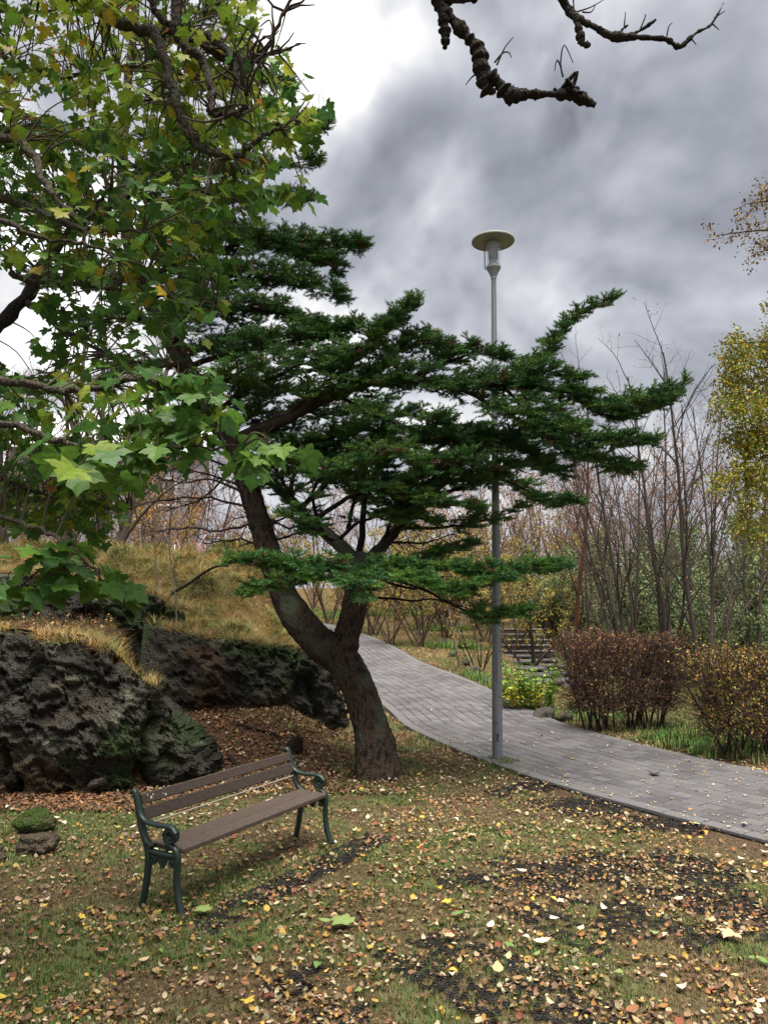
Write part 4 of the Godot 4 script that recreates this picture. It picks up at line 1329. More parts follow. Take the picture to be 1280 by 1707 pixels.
func make_fir():
	rng.seed = 500
	var foot := G(627, 1272)
	var t := thing("fir_tree", "dark green fir with leaning forked trunk growing beside the path", "tree", foot)
	var off := Transform3D(Basis(), -foot)
	tw_b = MB.new()
	var W := func(l: Array): return l.map(func(e): return P(e[0], e[1], e[2]))
	var bark := func(p: Vector3, _n: Vector3) -> Color:
		var c := Color(0.075, 0.052, 0.04).lerp(Color(0.125, 0.09, 0.07), clampf(0.5 + nz2.get_noise_3dv(p * 160), 0, 1))
		c = c.lerp(Color(0.03, 0.025, 0.022), ss(0.05, 0.3, -nz2.get_noise_3dv(p * Vector3(1900, 800, 1900))))  # dark fissures: the shade inside bark cracks, put into the colour by noise
		c = c.lerp(Color(0.14, 0.17, 0.12), ss(0.18, 0.42, nz.get_noise_3dv(p * 75 + Vector3(3, 8, 0))) * 0.7)
		return c
	# trunk up to the fork, running on as the left stem
	var main := smooth(W.call([[633, 1312, 9.62], [628, 1275, 9.62], [622, 1225, 9.63], [598, 1150, 9.65], [570, 1100, 9.68], [528, 1066, 9.7], [486, 1015, 9.78], [458, 950, 9.88], [436, 880, 9.95], [410, 800, 10.0], [392, 745, 10.0], [352, 690, 10.1], [310, 612, 10.2], [272, 540, 10.3], [232, 465, 10.4], [212, 380, 10.5], [205, 280, 10.6], [210, 170, 10.7], [225, 40, 10.8], [232, -80, 10.85]]), 18)
	var rad := []
	for i in main.size():
		var f := float(i) / (main.size() - 1) * 19.0
		rad.append([0.25, 0.235, 0.205, 0.20, 0.21, 0.195, 0.165, 0.148, 0.14, 0.135, 0.13, 0.125, 0.12, 0.11, 0.10, 0.088, 0.075, 0.06, 0.045, 0.02, 0.02][int(f)])
	for k in 9:
		var r2 := rad.duplicate()
		for i in range(1, rad.size() - 1): r2[i] = (rad[i - 1] + rad[i] + rad[i + 1]) / 3.0
		rad = r2
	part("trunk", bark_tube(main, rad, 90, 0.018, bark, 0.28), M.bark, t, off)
	var stem := smooth(W.call([[572, 1112, 9.68], [576, 1070, 9.7], [588, 1025, 9.72], [600, 965, 9.76], [612, 925, 9.8]]), 12)
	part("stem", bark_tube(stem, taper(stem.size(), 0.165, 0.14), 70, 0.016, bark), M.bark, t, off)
	var lump := MB.new()
	lump.tube([P(588, 1080, 9.55), P(592, 1081, 9.47)], [0.03, 0.022], 8, Color(0.06, 0.045, 0.035))
	part("branch_stub", lump.mesh(), M.bark, t, off)
	# limbs: points, start radius, end radius, spread, shoots per metre, start of foliage, lift, tone
	var limbs := [
		# second stems from the fork
		[[[606, 945, 9.78], [560, 905, 9.9], [520, 870, 10.0], [480, 830, 10.2], [430, 780, 10.4]], 0.10, 0.05, 0.4, 8, 0.35, 0.0],
		[[[606, 945, 9.78], [645, 900, 9.9], [690, 845, 10.0], [750, 785, 10.1], [810, 745, 10.2]], 0.09, 0.03, 0.5, 15, 0.3, 0.1],
		# the big horizontal limb over the path
		[[[392, 742, 10.0], [440, 715, 9.9], [510, 680, 9.75], [580, 645, 9.6], [660, 632, 9.5], [750, 640, 9.35], [850, 642, 9.2], [950, 655, 9.1], [1040, 672, 9.0], [1118, 655, 8.95]], 0.115, 0.012, 0.46, 22, 0.22, 0.1],
		[[[470, 700, 9.8], [540, 640, 9.5], [600, 590, 9.3], [640, 555, 9.2], [684, 512, 9.15]], 0.03, 0.006, 0.26, 20, 0.25, 0.3],
		[[[600, 640, 9.6], [660, 590, 9.5], [700, 572, 9.4], [745, 578, 9.3]], 0.03, 0.006, 0.32, 18, 0.1, 0.25],
		[[[680, 634, 9.5], [740, 605, 9.5], [790, 590, 9.5], [835, 592, 9.5]], 0.03, 0.006, 0.30, 17, 0.1, 0.2],
		[[[800, 642, 9.3], [860, 615, 9.2], [905, 600, 9.2], [930, 560, 9.2], [962, 525, 9.2], [1022, 500, 9.2]], 0.025, 0.004, 0.15, 11, 0.1, 0.2],
		[[[850, 645, 9.2], [900, 620, 9.1], [960, 630, 9.0]], 0.02, 0.005, 0.3, 16, 0.1, 0.2],
		[[[880, 648, 9.2], [930, 690, 8.9], [985, 730, 8.7], [1080, 736, 8.6]], 0.025, 0.005, 0.26, 20, 0.15, 0.1],
		[[[840, 645, 9.25], [880, 690, 9.0], [920, 735, 8.9], [985, 765, 8.8], [1045, 778, 8.8]], 0.022, 0.005, 0.24, 19, 0.15, 0.08],
		[[[760, 645, 9.35], [820, 675, 9.1], [870, 700, 9.0], [930, 722, 8.9]], 0.025, 0.005, 0.3, 16, 0.1, 0.1],
		[[[950, 656, 9.1], [1000, 690, 9.0], [1060, 690, 8.9], [1110, 668, 8.8]], 0.02, 0.004, 0.22, 18, 0.1, 0.15],
		[[[560, 655, 9.7], [620, 690, 9.4], [690, 712, 9.2], [740, 700, 9.1]], 0.03, 0.006, 0.3, 13, 0.2, 0.05],
		# masses between the limb and the lower tier
		[[[660, 870, 9.95], [720, 800, 9.7], [790, 740, 9.6], [850, 735, 9.5], [905, 770, 9.4]], 0.04, 0.006, 0.40, 18, 0.2, 0.15],
		[[[690, 845, 10.0], [760, 800, 10.1], [840, 800, 10.2], [900, 830, 10.2], [945, 836, 10.2]], 0.04, 0.006, 0.36, 16, 0.2, 0.08],
		[[[660, 850, 10.0], [700, 790, 10.2], [740, 740, 10.3], [800, 715, 10.4]], 0.04, 0.008, 0.45, 17, 0.1, 0.15],
		[[[600, 930, 9.8], [610, 830, 9.6], [640, 770, 9.5], [700, 735, 9.4], [760, 735, 9.3]], 0.05, 0.008, 0.42, 16, 0.3, 0.1],
		[[[520, 870, 10.0], [580, 830, 9.6], [640, 815, 9.3], [710, 835, 9.1], [790, 845, 9.0]], 0.04, 0.006, 0.30, 20, 0.3, 0.1],
		[[[500, 850, 10.1], [560, 790, 9.9], [600, 750, 9.8], [650, 725, 9.7]], 0.04, 0.008, 0.45, 15, 0.2, 0.1],
		[[[480, 830, 10.2], [500, 770, 10.0], [540, 735, 9.8], [590, 715, 9.6]], 0.04, 0.008, 0.45, 15, 0.2, 0.1],
		[[[440, 790, 10.3], [470, 760, 10.1], [520, 750, 10.0], [570, 770, 9.9]], 0.04, 0.008, 0.4, 14, 0.1, 0.0],
		[[[560, 905, 9.9], [600, 870, 9.6], [650, 860, 9.4], [720, 868, 9.3]], 0.03, 0.006, 0.28, 13, 0.3, 0.1],
		[[[660, 880, 9.9], [730, 880, 10.0], [800, 870, 10.1], [860, 850, 10.2]], 0.03, 0.006, 0.3, 10, 0.3, 0.05],
		[[[690, 840, 10.0], [760, 770, 10.4], [830, 745, 10.6], [890, 720, 10.7], [960, 715, 10.8]], 0.04, 0.006, 0.36, 12, 0.2, 0.1],
		[[[640, 900, 9.9], [670, 830, 9.4], [720, 780, 9.1], [790, 765, 9.0]], 0.03, 0.006, 0.36, 15, 0.2, 0.1],
		[[[580, 880, 9.9], [600, 800, 9.3], [640, 745, 9.1], [690, 770, 9.0]], 0.03, 0.006, 0.38, 14, 0.3, 0.05],
		[[[540, 800, 10.0], [560, 740, 10.4], [620, 700, 10.8], [690, 690, 11.0]], 0.03, 0.006, 0.42, 13, 0.1, 0.1],
		[[[700, 830, 10.1], [780, 810, 9.6], [850, 775, 9.3], [930, 785, 9.1]], 0.03, 0.006, 0.28, 14, 0.2, 0.1],
		[[[420, 700, 10.0], [470, 730, 10.4], [540, 790, 10.8], [600, 830, 11.0]], 0.03, 0.006, 0.4, 13, 0.1, 0.0],
		[[[430, 730, 10.0], [490, 690, 10.5], [560, 690, 10.8], [640, 670, 11.0]], 0.03, 0.006, 0.4, 13, 0.1, 0.1],
		[[[500, 850, 10.1], [470, 800, 9.8], [450, 770, 9.5], [480, 760, 9.2]], 0.03, 0.006, 0.36, 12, 0.2, 0.0],
		[[[540, 890, 9.9], [520, 830, 9.5], [540, 790, 9.2], [580, 775, 9.0]], 0.03, 0.006, 0.34, 12, 0.3, 0.0],
		[[[560, 905, 9.9], [520, 880, 9.4], [480, 860, 9.1]], 0.025, 0.006, 0.26, 9, 0.3, 0.0],
		# the lowest tier, reaching out towards the camera and across the post
		[[[598, 975, 9.7], [560, 950, 9.3], [510, 945, 9.0], [450, 940, 8.9], [392, 938, 8.85]], 0.035, 0.005, 0.26, 26, 0.2, 0.1, 1.3],
		[[[598, 975, 9.7], [550, 965, 9.2], [490, 965, 8.9], [420, 985, 8.8]], 0.03, 0.005, 0.22, 20, 0.3, 0.05, 1.3],
		[[[600, 965, 9.7], [660, 945, 9.3], [730, 945, 9.1], [800, 955, 8.95], [870, 950, 8.9], [930, 943, 8.85]], 0.035, 0.004, 0.25, 26, 0.1, 0.1, 1.25],
		[[[600, 965, 9.7], [640, 955, 9.2], [690, 965, 8.9], [760, 985, 8.8], [850, 962, 8.75]], 0.03, 0.004, 0.25, 22, 0.15, 0.06, 1.25],
		[[[640, 960, 9.5], [710, 985, 9.3], [770, 1015, 9.1], [820, 1028, 8.95], [872, 1018, 8.9]], 0.025, 0.004, 0.17, 22, 0.55, 0.12, 1.25],
		[[[590, 960, 9.7], [590, 950, 9.2], [600, 965, 8.8], [610, 985, 8.6]], 0.025, 0.005, 0.3, 20, 0.2, 0.05, 1.25],
		[[[660, 950, 9.3], [720, 925, 9.4], [780, 912, 9.5]], 0.02, 0.004, 0.2, 16, 0.3, 0.1],
		# limbs of the upper crown
		[[[352, 690, 10.1], [430, 640, 9.8], [500, 610, 9.6], [560, 595, 9.5]], 0.05, 0.008, 0.46, 18, 0.1, 0.1],
		[[[310, 612, 10.2], [400, 585, 10.0], [480, 570, 9.9], [560, 555, 9.8]], 0.05, 0.006, 0.44, 18, 0.1, 0.08],
		[[[272, 540, 10.3], [370, 515, 10.1], [460, 520, 10.0], [530, 545, 9.9], [582, 545, 9.9]], 0.05, 0.006, 0.40, 20, 0.1, 0.08],
		[[[272, 540, 10.3], [360, 480, 10.2], [440, 465, 10.1], [510, 470, 10.0], [560, 490, 10.0]], 0.05, 0.006, 0.40, 19, 0.1, 0.1],
		[[[232, 465, 10.4], [330, 430, 10.2], [430, 400, 10.1], [520, 405, 10.1], [600, 408, 10.1]], 0.05, 0.004, 0.30, 17, 0.1, 0.1],
		[[[215, 395, 10.5], [300, 380, 10.3], [400, 385, 10.2], [490, 420, 10.1], [555, 440, 10.1]], 0.04, 0.005, 0.40, 18, 0.1, 0.1],
		[[[212, 350, 10.5], [310, 335, 10.4], [410, 330, 10.3], [505, 330, 10.3]], 0.04, 0.005, 0.28, 15, 0.1, 0.08],
		[[[206, 290, 10.6], [310, 280, 10.5], [420, 280, 10.4], [525, 268, 10.4]], 0.035, 0.004, 0.24, 14, 0.1, 0.08],
		[[[206, 240, 10.6], [310, 220, 10.5], [430, 200, 10.5], [540, 208, 10.5]], 0.035, 0.004, 0.22, 14, 0.1, 0.08],
		[[[210, 180, 10.7], [300, 150, 10.6], [400, 130, 10.6], [480, 140, 10.6]], 0.03, 0.004, 0.2, 13, 0.1, 0.1],
		[[[220, 90, 10.8], [300, 50, 10.7], [360, 10, 10.7]], 0.025, 0.004, 0.2, 12, 0.1, 0.1],
		[[[215, 380, 10.5], [130, 360, 10.4], [40, 340, 10.4]], 0.04, 0.006, 0.3, 14, 0.1, 0.08],
		[[[235, 470, 10.4], [150, 460, 10.2], [60, 470, 10.1]], 0.04, 0.006, 0.32, 14, 0.1, 0.08],
		[[[272, 540, 10.3], [200, 530, 10.0], [130, 545, 9.8]], 0.04, 0.006, 0.32, 14, 0.1, 0.08],
		[[[310, 612, 10.2], [240, 610, 9.9], [170, 640, 9.7]], 0.04, 0.006, 0.32, 13, 0.1, 0.05],
		[[[352, 690, 10.1], [300, 690, 9.7], [250, 710, 9.5]], 0.04, 0.006, 0.3, 12, 0.1, 0.05],
		[[[210, 250, 10.6], [130, 230, 10.5], [50, 220, 10.5]], 0.03, 0.005, 0.25, 12, 0.1, 0.08],
		[[[290, 575, 10.2], [310, 530, 9.6], [330, 500, 9.2]], 0.04, 0.006, 0.36, 15, 0.2, 0.1],
		[[[330, 650, 10.1], [380, 630, 9.5], [420, 610, 9.1]], 0.04, 0.006, 0.36, 15, 0.2, 0.1],
		[[[250, 500, 10.4], [320, 470, 11.0], [400, 450, 11.5]], 0.04, 0.006, 0.4, 14, 0.1, 0.1],
		[[[300, 600, 10.2], [370, 570, 10.9], [450, 560, 11.4]], 0.04, 0.006, 0.4, 14, 0.1, 0.1],
		[[[380, 730, 10.0], [430, 670, 10.7], [500, 650, 11.2]], 0.04, 0.006, 0.4, 14, 0.1, 0.1],
		[[[225, 440, 10.4], [270, 400, 9.8], [320, 380, 9.4]], 0.035, 0.006, 0.32, 14, 0.1, 0.1],
		[[[210, 330, 10.5], [260, 300, 10.0], [310, 280, 9.7]], 0.03, 0.006, 0.3, 13, 0.1, 0.1],
	]
	for l in limbs:
		var pts := smooth(W.call(l[0]), 5)
		for i in range(1, pts.size() - 1): pts[i] += rdir() * minf(0.02, l[2] * 2.0)
		var b := MB.new()
		var rr := taper(pts.size(), l[1], l[2], 0.8)
		if l[1] > 0.08:
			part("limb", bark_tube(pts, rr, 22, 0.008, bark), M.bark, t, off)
		else:
			b.tube(pts, rr, 7, Color(0.05, 0.036, 0.028))
			part("limb", b.mesh(), M.bark, t, off)
		fir_foliage(pts, l[3], l[4] * 2.55, l[5], l[6], l[7] if l.size() > 7 else 1.0)
	# bare dead limbs low on the stems
	rng.seed = 505
	for l in [[[425, 850, 9.9], [350, 830, 9.8], [270, 835, 9.7], [200, 850, 9.6]], [[430, 870, 9.9], [370, 885, 9.6], [300, 880, 9.4], [240, 890, 9.3]], [[415, 815, 10], [350, 790, 10.2], [290, 780, 10.4]], [[420, 830, 10], [360, 800, 9.6], [300, 805, 9.3], [250, 790, 9.1]],
		[[436, 880, 9.9], [480, 860, 9.7], [540, 850, 9.5]], [[440, 905, 9.9], [490, 890, 10.2], [560, 880, 10.5]], [[470, 830, 10.2], [530, 800, 10.4], [600, 790, 10.6], [680, 800, 10.8]], [[445, 910, 9.9], [400, 900, 10.2], [340, 905, 10.5]], [[410, 795, 10.0], [330, 760, 10.1], [260, 760, 10.3]],
		[[520, 870, 10], [480, 880, 10.4], [430, 860, 10.8], [390, 865, 11]], [[640, 905, 9.9], [700, 905, 9.8], [760, 890, 9.7]], [[400, 770, 10.0], [340, 830, 10.4], [280, 850, 10.6]], [[600, 990, 9.7], [660, 1000, 9.5], [730, 1000, 9.4], [800, 1020, 9.2]], [[620, 960, 9.6], [690, 980, 9.2], [740, 960, 9.0]]]:
		var pts := smooth(W.call(l), 4)
		for i in range(1, pts.size()): pts[i] += rdir() * 0.02
		var b := MB.new()
		b.tube(pts, taper(pts.size(), 0.02, 0.006), 5, Color(0.04, 0.03, 0.025))
		part("dead_limb", b.mesh(), M.thin_bark, t, off)
		bare_shoots(pts, 26, 0.4)
	part("twigs", tw_b.mesh(), M.thin_bark, t, off).set_meta("kind", "stuff")
	var kinds := [needle_twig_mesh(61, 66), needle_twig_mesh(62, 60), needle_twig_mesh(63, 72)]
	var xx := [[], [], []]; var cc := [[], [], []]
	for i in tw_x.size():
		xx[i % 3].append(off * tw_x[i]); cc[i % 3].append(tw_c[i])
	for k in 3: many("needles", kinds[k], M.needle, t, xx[k], cc[k])

# ---------------------------------------------------------------- maple overhanging from the side
func make_maple():
	rng.seed = 600
	var base := on(-4.6, 3.4)
	var t := thing("maple_tree", "maple tree with broad green and yellowing lobed leaves overhanging the scene", "tree", base)
	var off := Transform3D(Basis(), -base)
	var trunk := smooth([base + Vector3(0, -0.1, 0), base + Vector3(0.05, 1.2, 0), base + Vector3(0.2, 2.6, -0.2), base + Vector3(0.3, 4.2, -0.3), base + Vector3(0.3, 6.5, -0.2)], 8)
	var barkc := func(p: Vector3, _n): return Color(0.09, 0.08, 0.065).lerp(Color(0.16, 0.15, 0.12), clampf(0.5 + nz.get_noise_3dv(p * 120), 0, 1))
	part("trunk", bark_tube(trunk, taper(trunk.size(), 0.26, 0.1), 24, 0.008, barkc), M.bark, t, off)
	var W := func(l: Array): return l.map(func(e): return P(e[0], e[1], e[2]))
	var TR := func(h: float): return Vector3(-4.35, h, -3.6)
	var lines := []
	var tb := MB.new()
	var add := func(l: Array, r0: float, r1: float, from_trunk := 0.0, colr := Color(0.10, 0.09, 0.07)):
		var pts: Array = W.call(l)
		if from_trunk > 0: pts.push_front(TR.call(from_trunk))
		pts = smooth(pts, 6)
		for i in range(1, pts.size() - 1): pts[i] += rdir() * 0.012
		var b := MB.new()
		var rr := taper(pts.size(), r0, r1, 0.7)
		for i in rr.size(): rr[i] *= rf(0.86, 1.22)
		b.tube(pts, rr, 9, colr)
		part("branch", b.mesh(), M.bark, t, off)
		lines.append(pts)
	add.call([[-250, -60, 3.5], [110, -15, 3.7], [200, 40, 3.7], [258, 58, 3.7], [282, 130, 3.6], [302, 195, 3.55], [330, 242, 3.5], [395, 262, 3.45], [425, 235, 3.4], [470, 215, 3.4]], 0.05, 0.008, 4.2)
	add.call([[258, 58, 3.7], [300, 52, 3.7], [345, 80, 3.6], [372, 95, 3.6], [430, 100, 3.55], [470, 30, 3.5], [490, -10, 3.5]], 0.026, 0.006)
	add.call([[-300, -250, 3.2], [140, -190, 3.3], [285, -120, 3.4], [298, -20, 3.4], [298, 60, 3.4], [340, 105, 3.4], [352, 150, 3.35], [352, 186, 3.3], [380, 192, 3.3], [412, 180, 3.3]], 0.05, 0.009, 4.6, Color(0.06, 0.05, 0.042))
	add.call([[200, -120, 3.5], [245, -10, 3.5], [272, 30, 3.5], [310, 60, 3.5], [372, 92, 3.5], [402, 120, 3.45], [440, 95, 3.4], [465, 78, 3.4]], 0.022, 0.006, 0.0, Color(0.06, 0.05, 0.042))
	add.call([[345, 60, 3.6], [385, 90, 3.4], [400, 140, 3.3], [412, 160, 3.3]], 0.02, 0.008, 0.0, Color(0.05, 0.042, 0.036))
	add.call([[-200, 215, 3.4], [-20, 224, 3.5], [45, 248, 3.5], [72, 300, 3.45], [115, 352, 3.4], [135, 372, 3.4]], 0.034, 0.012, 3.8, Color(0.13, 0.12, 0.09))
	add.call([[-200, 300, 3.6], [-20, 328, 3.6], [55, 345, 3.6], [130, 380, 3.5], [185, 385, 3.5], [240, 385, 3.45]], 0.034, 0.008, 3.6, Color(0.14, 0.13, 0.10))
	add.call([[-120, 350, 3.3], [0, 368, 3.3], [60, 395, 3.3], [140, 405, 3.3], [190, 430, 3.3]], 0.02, 0.006, 3.5)
	add.call([[130, 380, 3.5], [160, 345, 3.5], [185, 310, 3.4]], 0.014, 0.006)
	add.call([[-200, 700, 4.0], [-20, 556, 4.2], [40, 500, 4.3], [72, 440, 4.4], [120, 390, 4.6], [200, 330, 4.8]], 0.06, 0.02, 3.2, Color(0.05, 0.045, 0.04))
	add.call([[-200, 620, 3.1], [-20, 632, 3.1], [60, 645, 3.1], [115, 652, 3.1], [170, 645, 3.1], [240, 634, 3.05], [300, 650, 3.0], [360, 670, 2.95]], 0.026, 0.006, 3.0)
	add.call([[-200, 690, 3.0], [-20, 700, 3.0], [60, 722, 3.0], [130, 740, 2.95], [210, 745, 2.9], [300, 745, 2.9], [400, 748, 2.85]], 0.022, 0.004, 2.9)
	add.call([[20, 455, 4.0], [80, 475, 4.0], [130, 475, 4.0], [200, 480, 3.9], [300, 500, 3.8], [370, 520, 3.7]], 0.02, 0.006)
	add.call([[-150, 860, 3.6], [-20, 860, 3.6], [60, 880, 3.5], [110, 905, 3.3], [150, 940, 3.1], [165, 965, 3.0]], 0.018, 0.004, 2.4)
	add.call([[-150, 780, 4.4], [-20, 790, 4.5], [60, 820, 4.6], [140, 840, 4.7], [220, 850, 4.7]], 0.022, 0.005, 2.5)
	add.call([[-200, 60, 4.8], [-20, 90, 4.8], [100, 130, 4.8], [220, 110, 4.7], [320, 130, 4.6]], 0.035, 0.008, 4.2)
	add.call([[-200, 150, 5.2], [0, 180, 5.2], [150, 240, 5.0], [300, 310, 4.8], [420, 340, 4.6]], 0.035, 0.008, 4.0)
	add.call([[40, 500, 4.3], [120, 560, 4.2], [200, 600, 4.0], [280, 610, 3.8]], 0.02, 0.005)
	add.call([[-150, 20, 5.5], [60, 20, 5.5], [200, -20, 5.3]], 0.03, 0.008, 4.6)
	# knotty bare twigs on the big bare branches at the top
	for k in [1, 3, 4, 2]:
		for i in 16:
			var p := along(lines[k], rf(0.35, 1.0))
			var d := (rdir() + Vector3(0.3, 0.4, 0)).normalized()
			var ln := [p]
			for s in 4:
				d = (d + rdir() * 0.5).normalized()
				ln.append(ln[-1] + d * rf(0.03, 0.07))
			tb.tube(ln, taper(5, 0.008, 0.003), 5, Color(0.06, 0.05, 0.042))
	# leaf clusters: centre region, depth range, count, yellowness
	var green := [Color(0.13, 0.27, 0.042), Color(0.10, 0.225, 0.044), Color(0.075, 0.18, 0.04), Color(0.165, 0.31, 0.045), Color(0.095, 0.215, 0.065)]
	var lime := [Color(0.27, 0.37, 0.045), Color(0.36, 0.41, 0.06), Color(0.21, 0.34, 0.04)]
	var gold := [Color(0.50, 0.38, 0.04), Color(0.42, 0.30, 0.03), Color(0.45, 0.20, 0.03)]
	var cand := []
	var edge := Curve.new()
	var xmax := func(y: float) -> float:
		var pts := [[-200, 420], [0, 455], [60, 470], [140, 490], [200, 500], [300, 470], [360, 430], [430, 395], [520, 380], [600, 330], [650, 385], [740, 395], [790, 260], [900, 190], [1000, 190]]
		for i in pts.size() - 1:
			if y <= pts[i + 1][0]: return lerpf(pts[i][1], pts[i + 1][1], clampf((y - pts[i][0]) / (pts[i + 1][0] - pts[i][0]), 0, 1))
		return 180.0
	# x0, y0, x1, y1, d0, d1, clusters, yellow, leaf size
	for r in [[-60, -60, 500, 230, 3.3, 5.2, 370, 1.0, 0.076], [-60, 200, 500, 440, 3.3, 5.2, 330, 0.3, 0.078], [60, 430, 400, 640, 3.3, 4.6, 110, 0.18, 0.08], [110, 635, 400, 775, 2.85, 3.5, 42, 0.2, 0.09], [240, 620, 410, 770, 2.8, 3.1, 16, 0.02, 0.10],
		[-40, 770, 220, 890, 4.2, 5.4, 150, 0.28, 0.085], [20, 915, 170, 985, 2.95, 3.3, 9, 0.0, 0.125], [-40, 600, 70, 780, 3.4, 4.6, 28, 0.1, 0.09], [410, 735, 455, 765, 2.8, 2.9, 3, 0.0, 0.11], [130, 730, 200, 770, 2.75, 2.9, 4, 0.7, 0.15], [470, 150, 520, 215, 3.4, 3.5, 5, 0.2, 0.10], [490, 300, 515, 325, 3.5, 3.6, 2, 0.2, 0.10], [-420, -300, -40, 500, 3.2, 5.4, 90, 0.2, 0.135], [0, -320, 420, -60, 3.3, 5.0, 60, 0.4, 0.135]]:
		for i in r[6]:
			var px := rf(r[0], r[2]); var py := rf(r[1], r[3])
			var hard: bool = r[0] >= 410
			if not hard and px > xmax.call(py) - 15: continue
			if px < 70 and py > 470 and py < 600 : continue
			var c := P(px, py, rf(r[4], r[5]))
			# twig from the nearest branch
			var best := Vector3.ZERO; var bd := 1e9
			for l in lines:
				for q in l:
					var dd: float = q.distance_squared_to(c) + maxf(0.0, q.y - c.y) * 0.05
					if dd < bd: bd = dd; best = q
			if bd < 1.2:
				var mid := best.lerp(c, 0.5) + Vector3.UP * sqrt(bd) * 0.14 + rdir() * 0.03
				tb.tube(smooth([best, mid, c], 4), taper(9, 0.0055, 0.0025), 4, Color(0.085, 0.07, 0.05), false)
			var n := 3 + rng.randi() % 4
			for k in n:
				var a := rf(0, TAU)
				var o := Vector3(cos(a), rf(-0.5, 0.25), sin(a)).normalized()
				var s: float = r[8] * rf(0.7, 1.15)
				var dir := (o + Vector3.DOWN * rf(0.1, 0.9)).normalized()
				var up := (Vector3.UP * rf(0.5, 1.2) + o * 0.4 + rdir() * 0.45).normalized()
				var f := frame(dir, up)
				var yel: float = r[7] * (0.6 + 0.9 * ss(-0.3, 0.4, nz.get_noise_2d(px * 0.7, py * 0.7)))
				var col: Color = pick(green)
				if rng.randf() < yel: col = pick(lime) if rng.randf() < 0.93 else pick(gold)
				cand.append({"xf": Transform3D(f.basis.scaled(Vector3.ONE * s), c + o * s * 0.62 + rdir() * 0.05), "c": tint(col, 0.22), "px": px, "py": py})
	var shapes := [maple_leaf_mesh(71), maple_leaf_mesh(72), maple_leaf_mesh(73), maple_leaf_mesh(74), maple_leaf_mesh(75), maple_leaf_mesh(76)]
	rng.seed = 602
	# twigs of one tree are one part; the largest 300 leaves are parts of their own
	part("twigs", tb.mesh(), M.thin_bark, t, off).set_meta("kind", "stuff")
	for e in cand:
		var o: Vector3 = e.xf.origin
		var inside: bool = e.px > 0 and e.py > 0
		e.d = (-o.z) / e.xf.basis.y.length() if inside else 999.0
	cand.sort_custom(func(a, b): return a.d < b.d)
	var tints := [Color(0.10, 0.225, 0.044), Color(0.075, 0.18, 0.04), Color(0.13, 0.27, 0.042), Color(0.165, 0.31, 0.045), Color(0.095, 0.215, 0.065), Color(0.24, 0.35, 0.045), Color(0.34, 0.40, 0.06), Color(0.46, 0.34, 0.04), Color(0.42, 0.2, 0.03)]
	var tm := []
	for c in tints:
		var m: StandardMaterial3D = M.maple.duplicate()
		m.albedo_color = srgb(c)
		tm.append(m)
	for i in mini(300, cand.size()):
		var best := 0; var bd := 9.0
		for k in tints.size():
			var q: Color = cand[i].c
			var dd := absf(q.r - tints[k].r) + absf(q.g - tints[k].g)
			if dd < bd: bd = dd; best = k
		part("leaf", shapes[i % 6], tm[best], t, off * cand[i].xf)
	var xx := [[], [], [], [], [], []]; var cc := [[], [], [], [], [], []]
	for i in range(300, cand.size()):
		xx[i % 6].append(off * cand[i].xf); cc[i % 6].append(cand[i].c)
	for k in 6: many("foliage", shapes[k], M.maple, t, xx[k], cc[k])

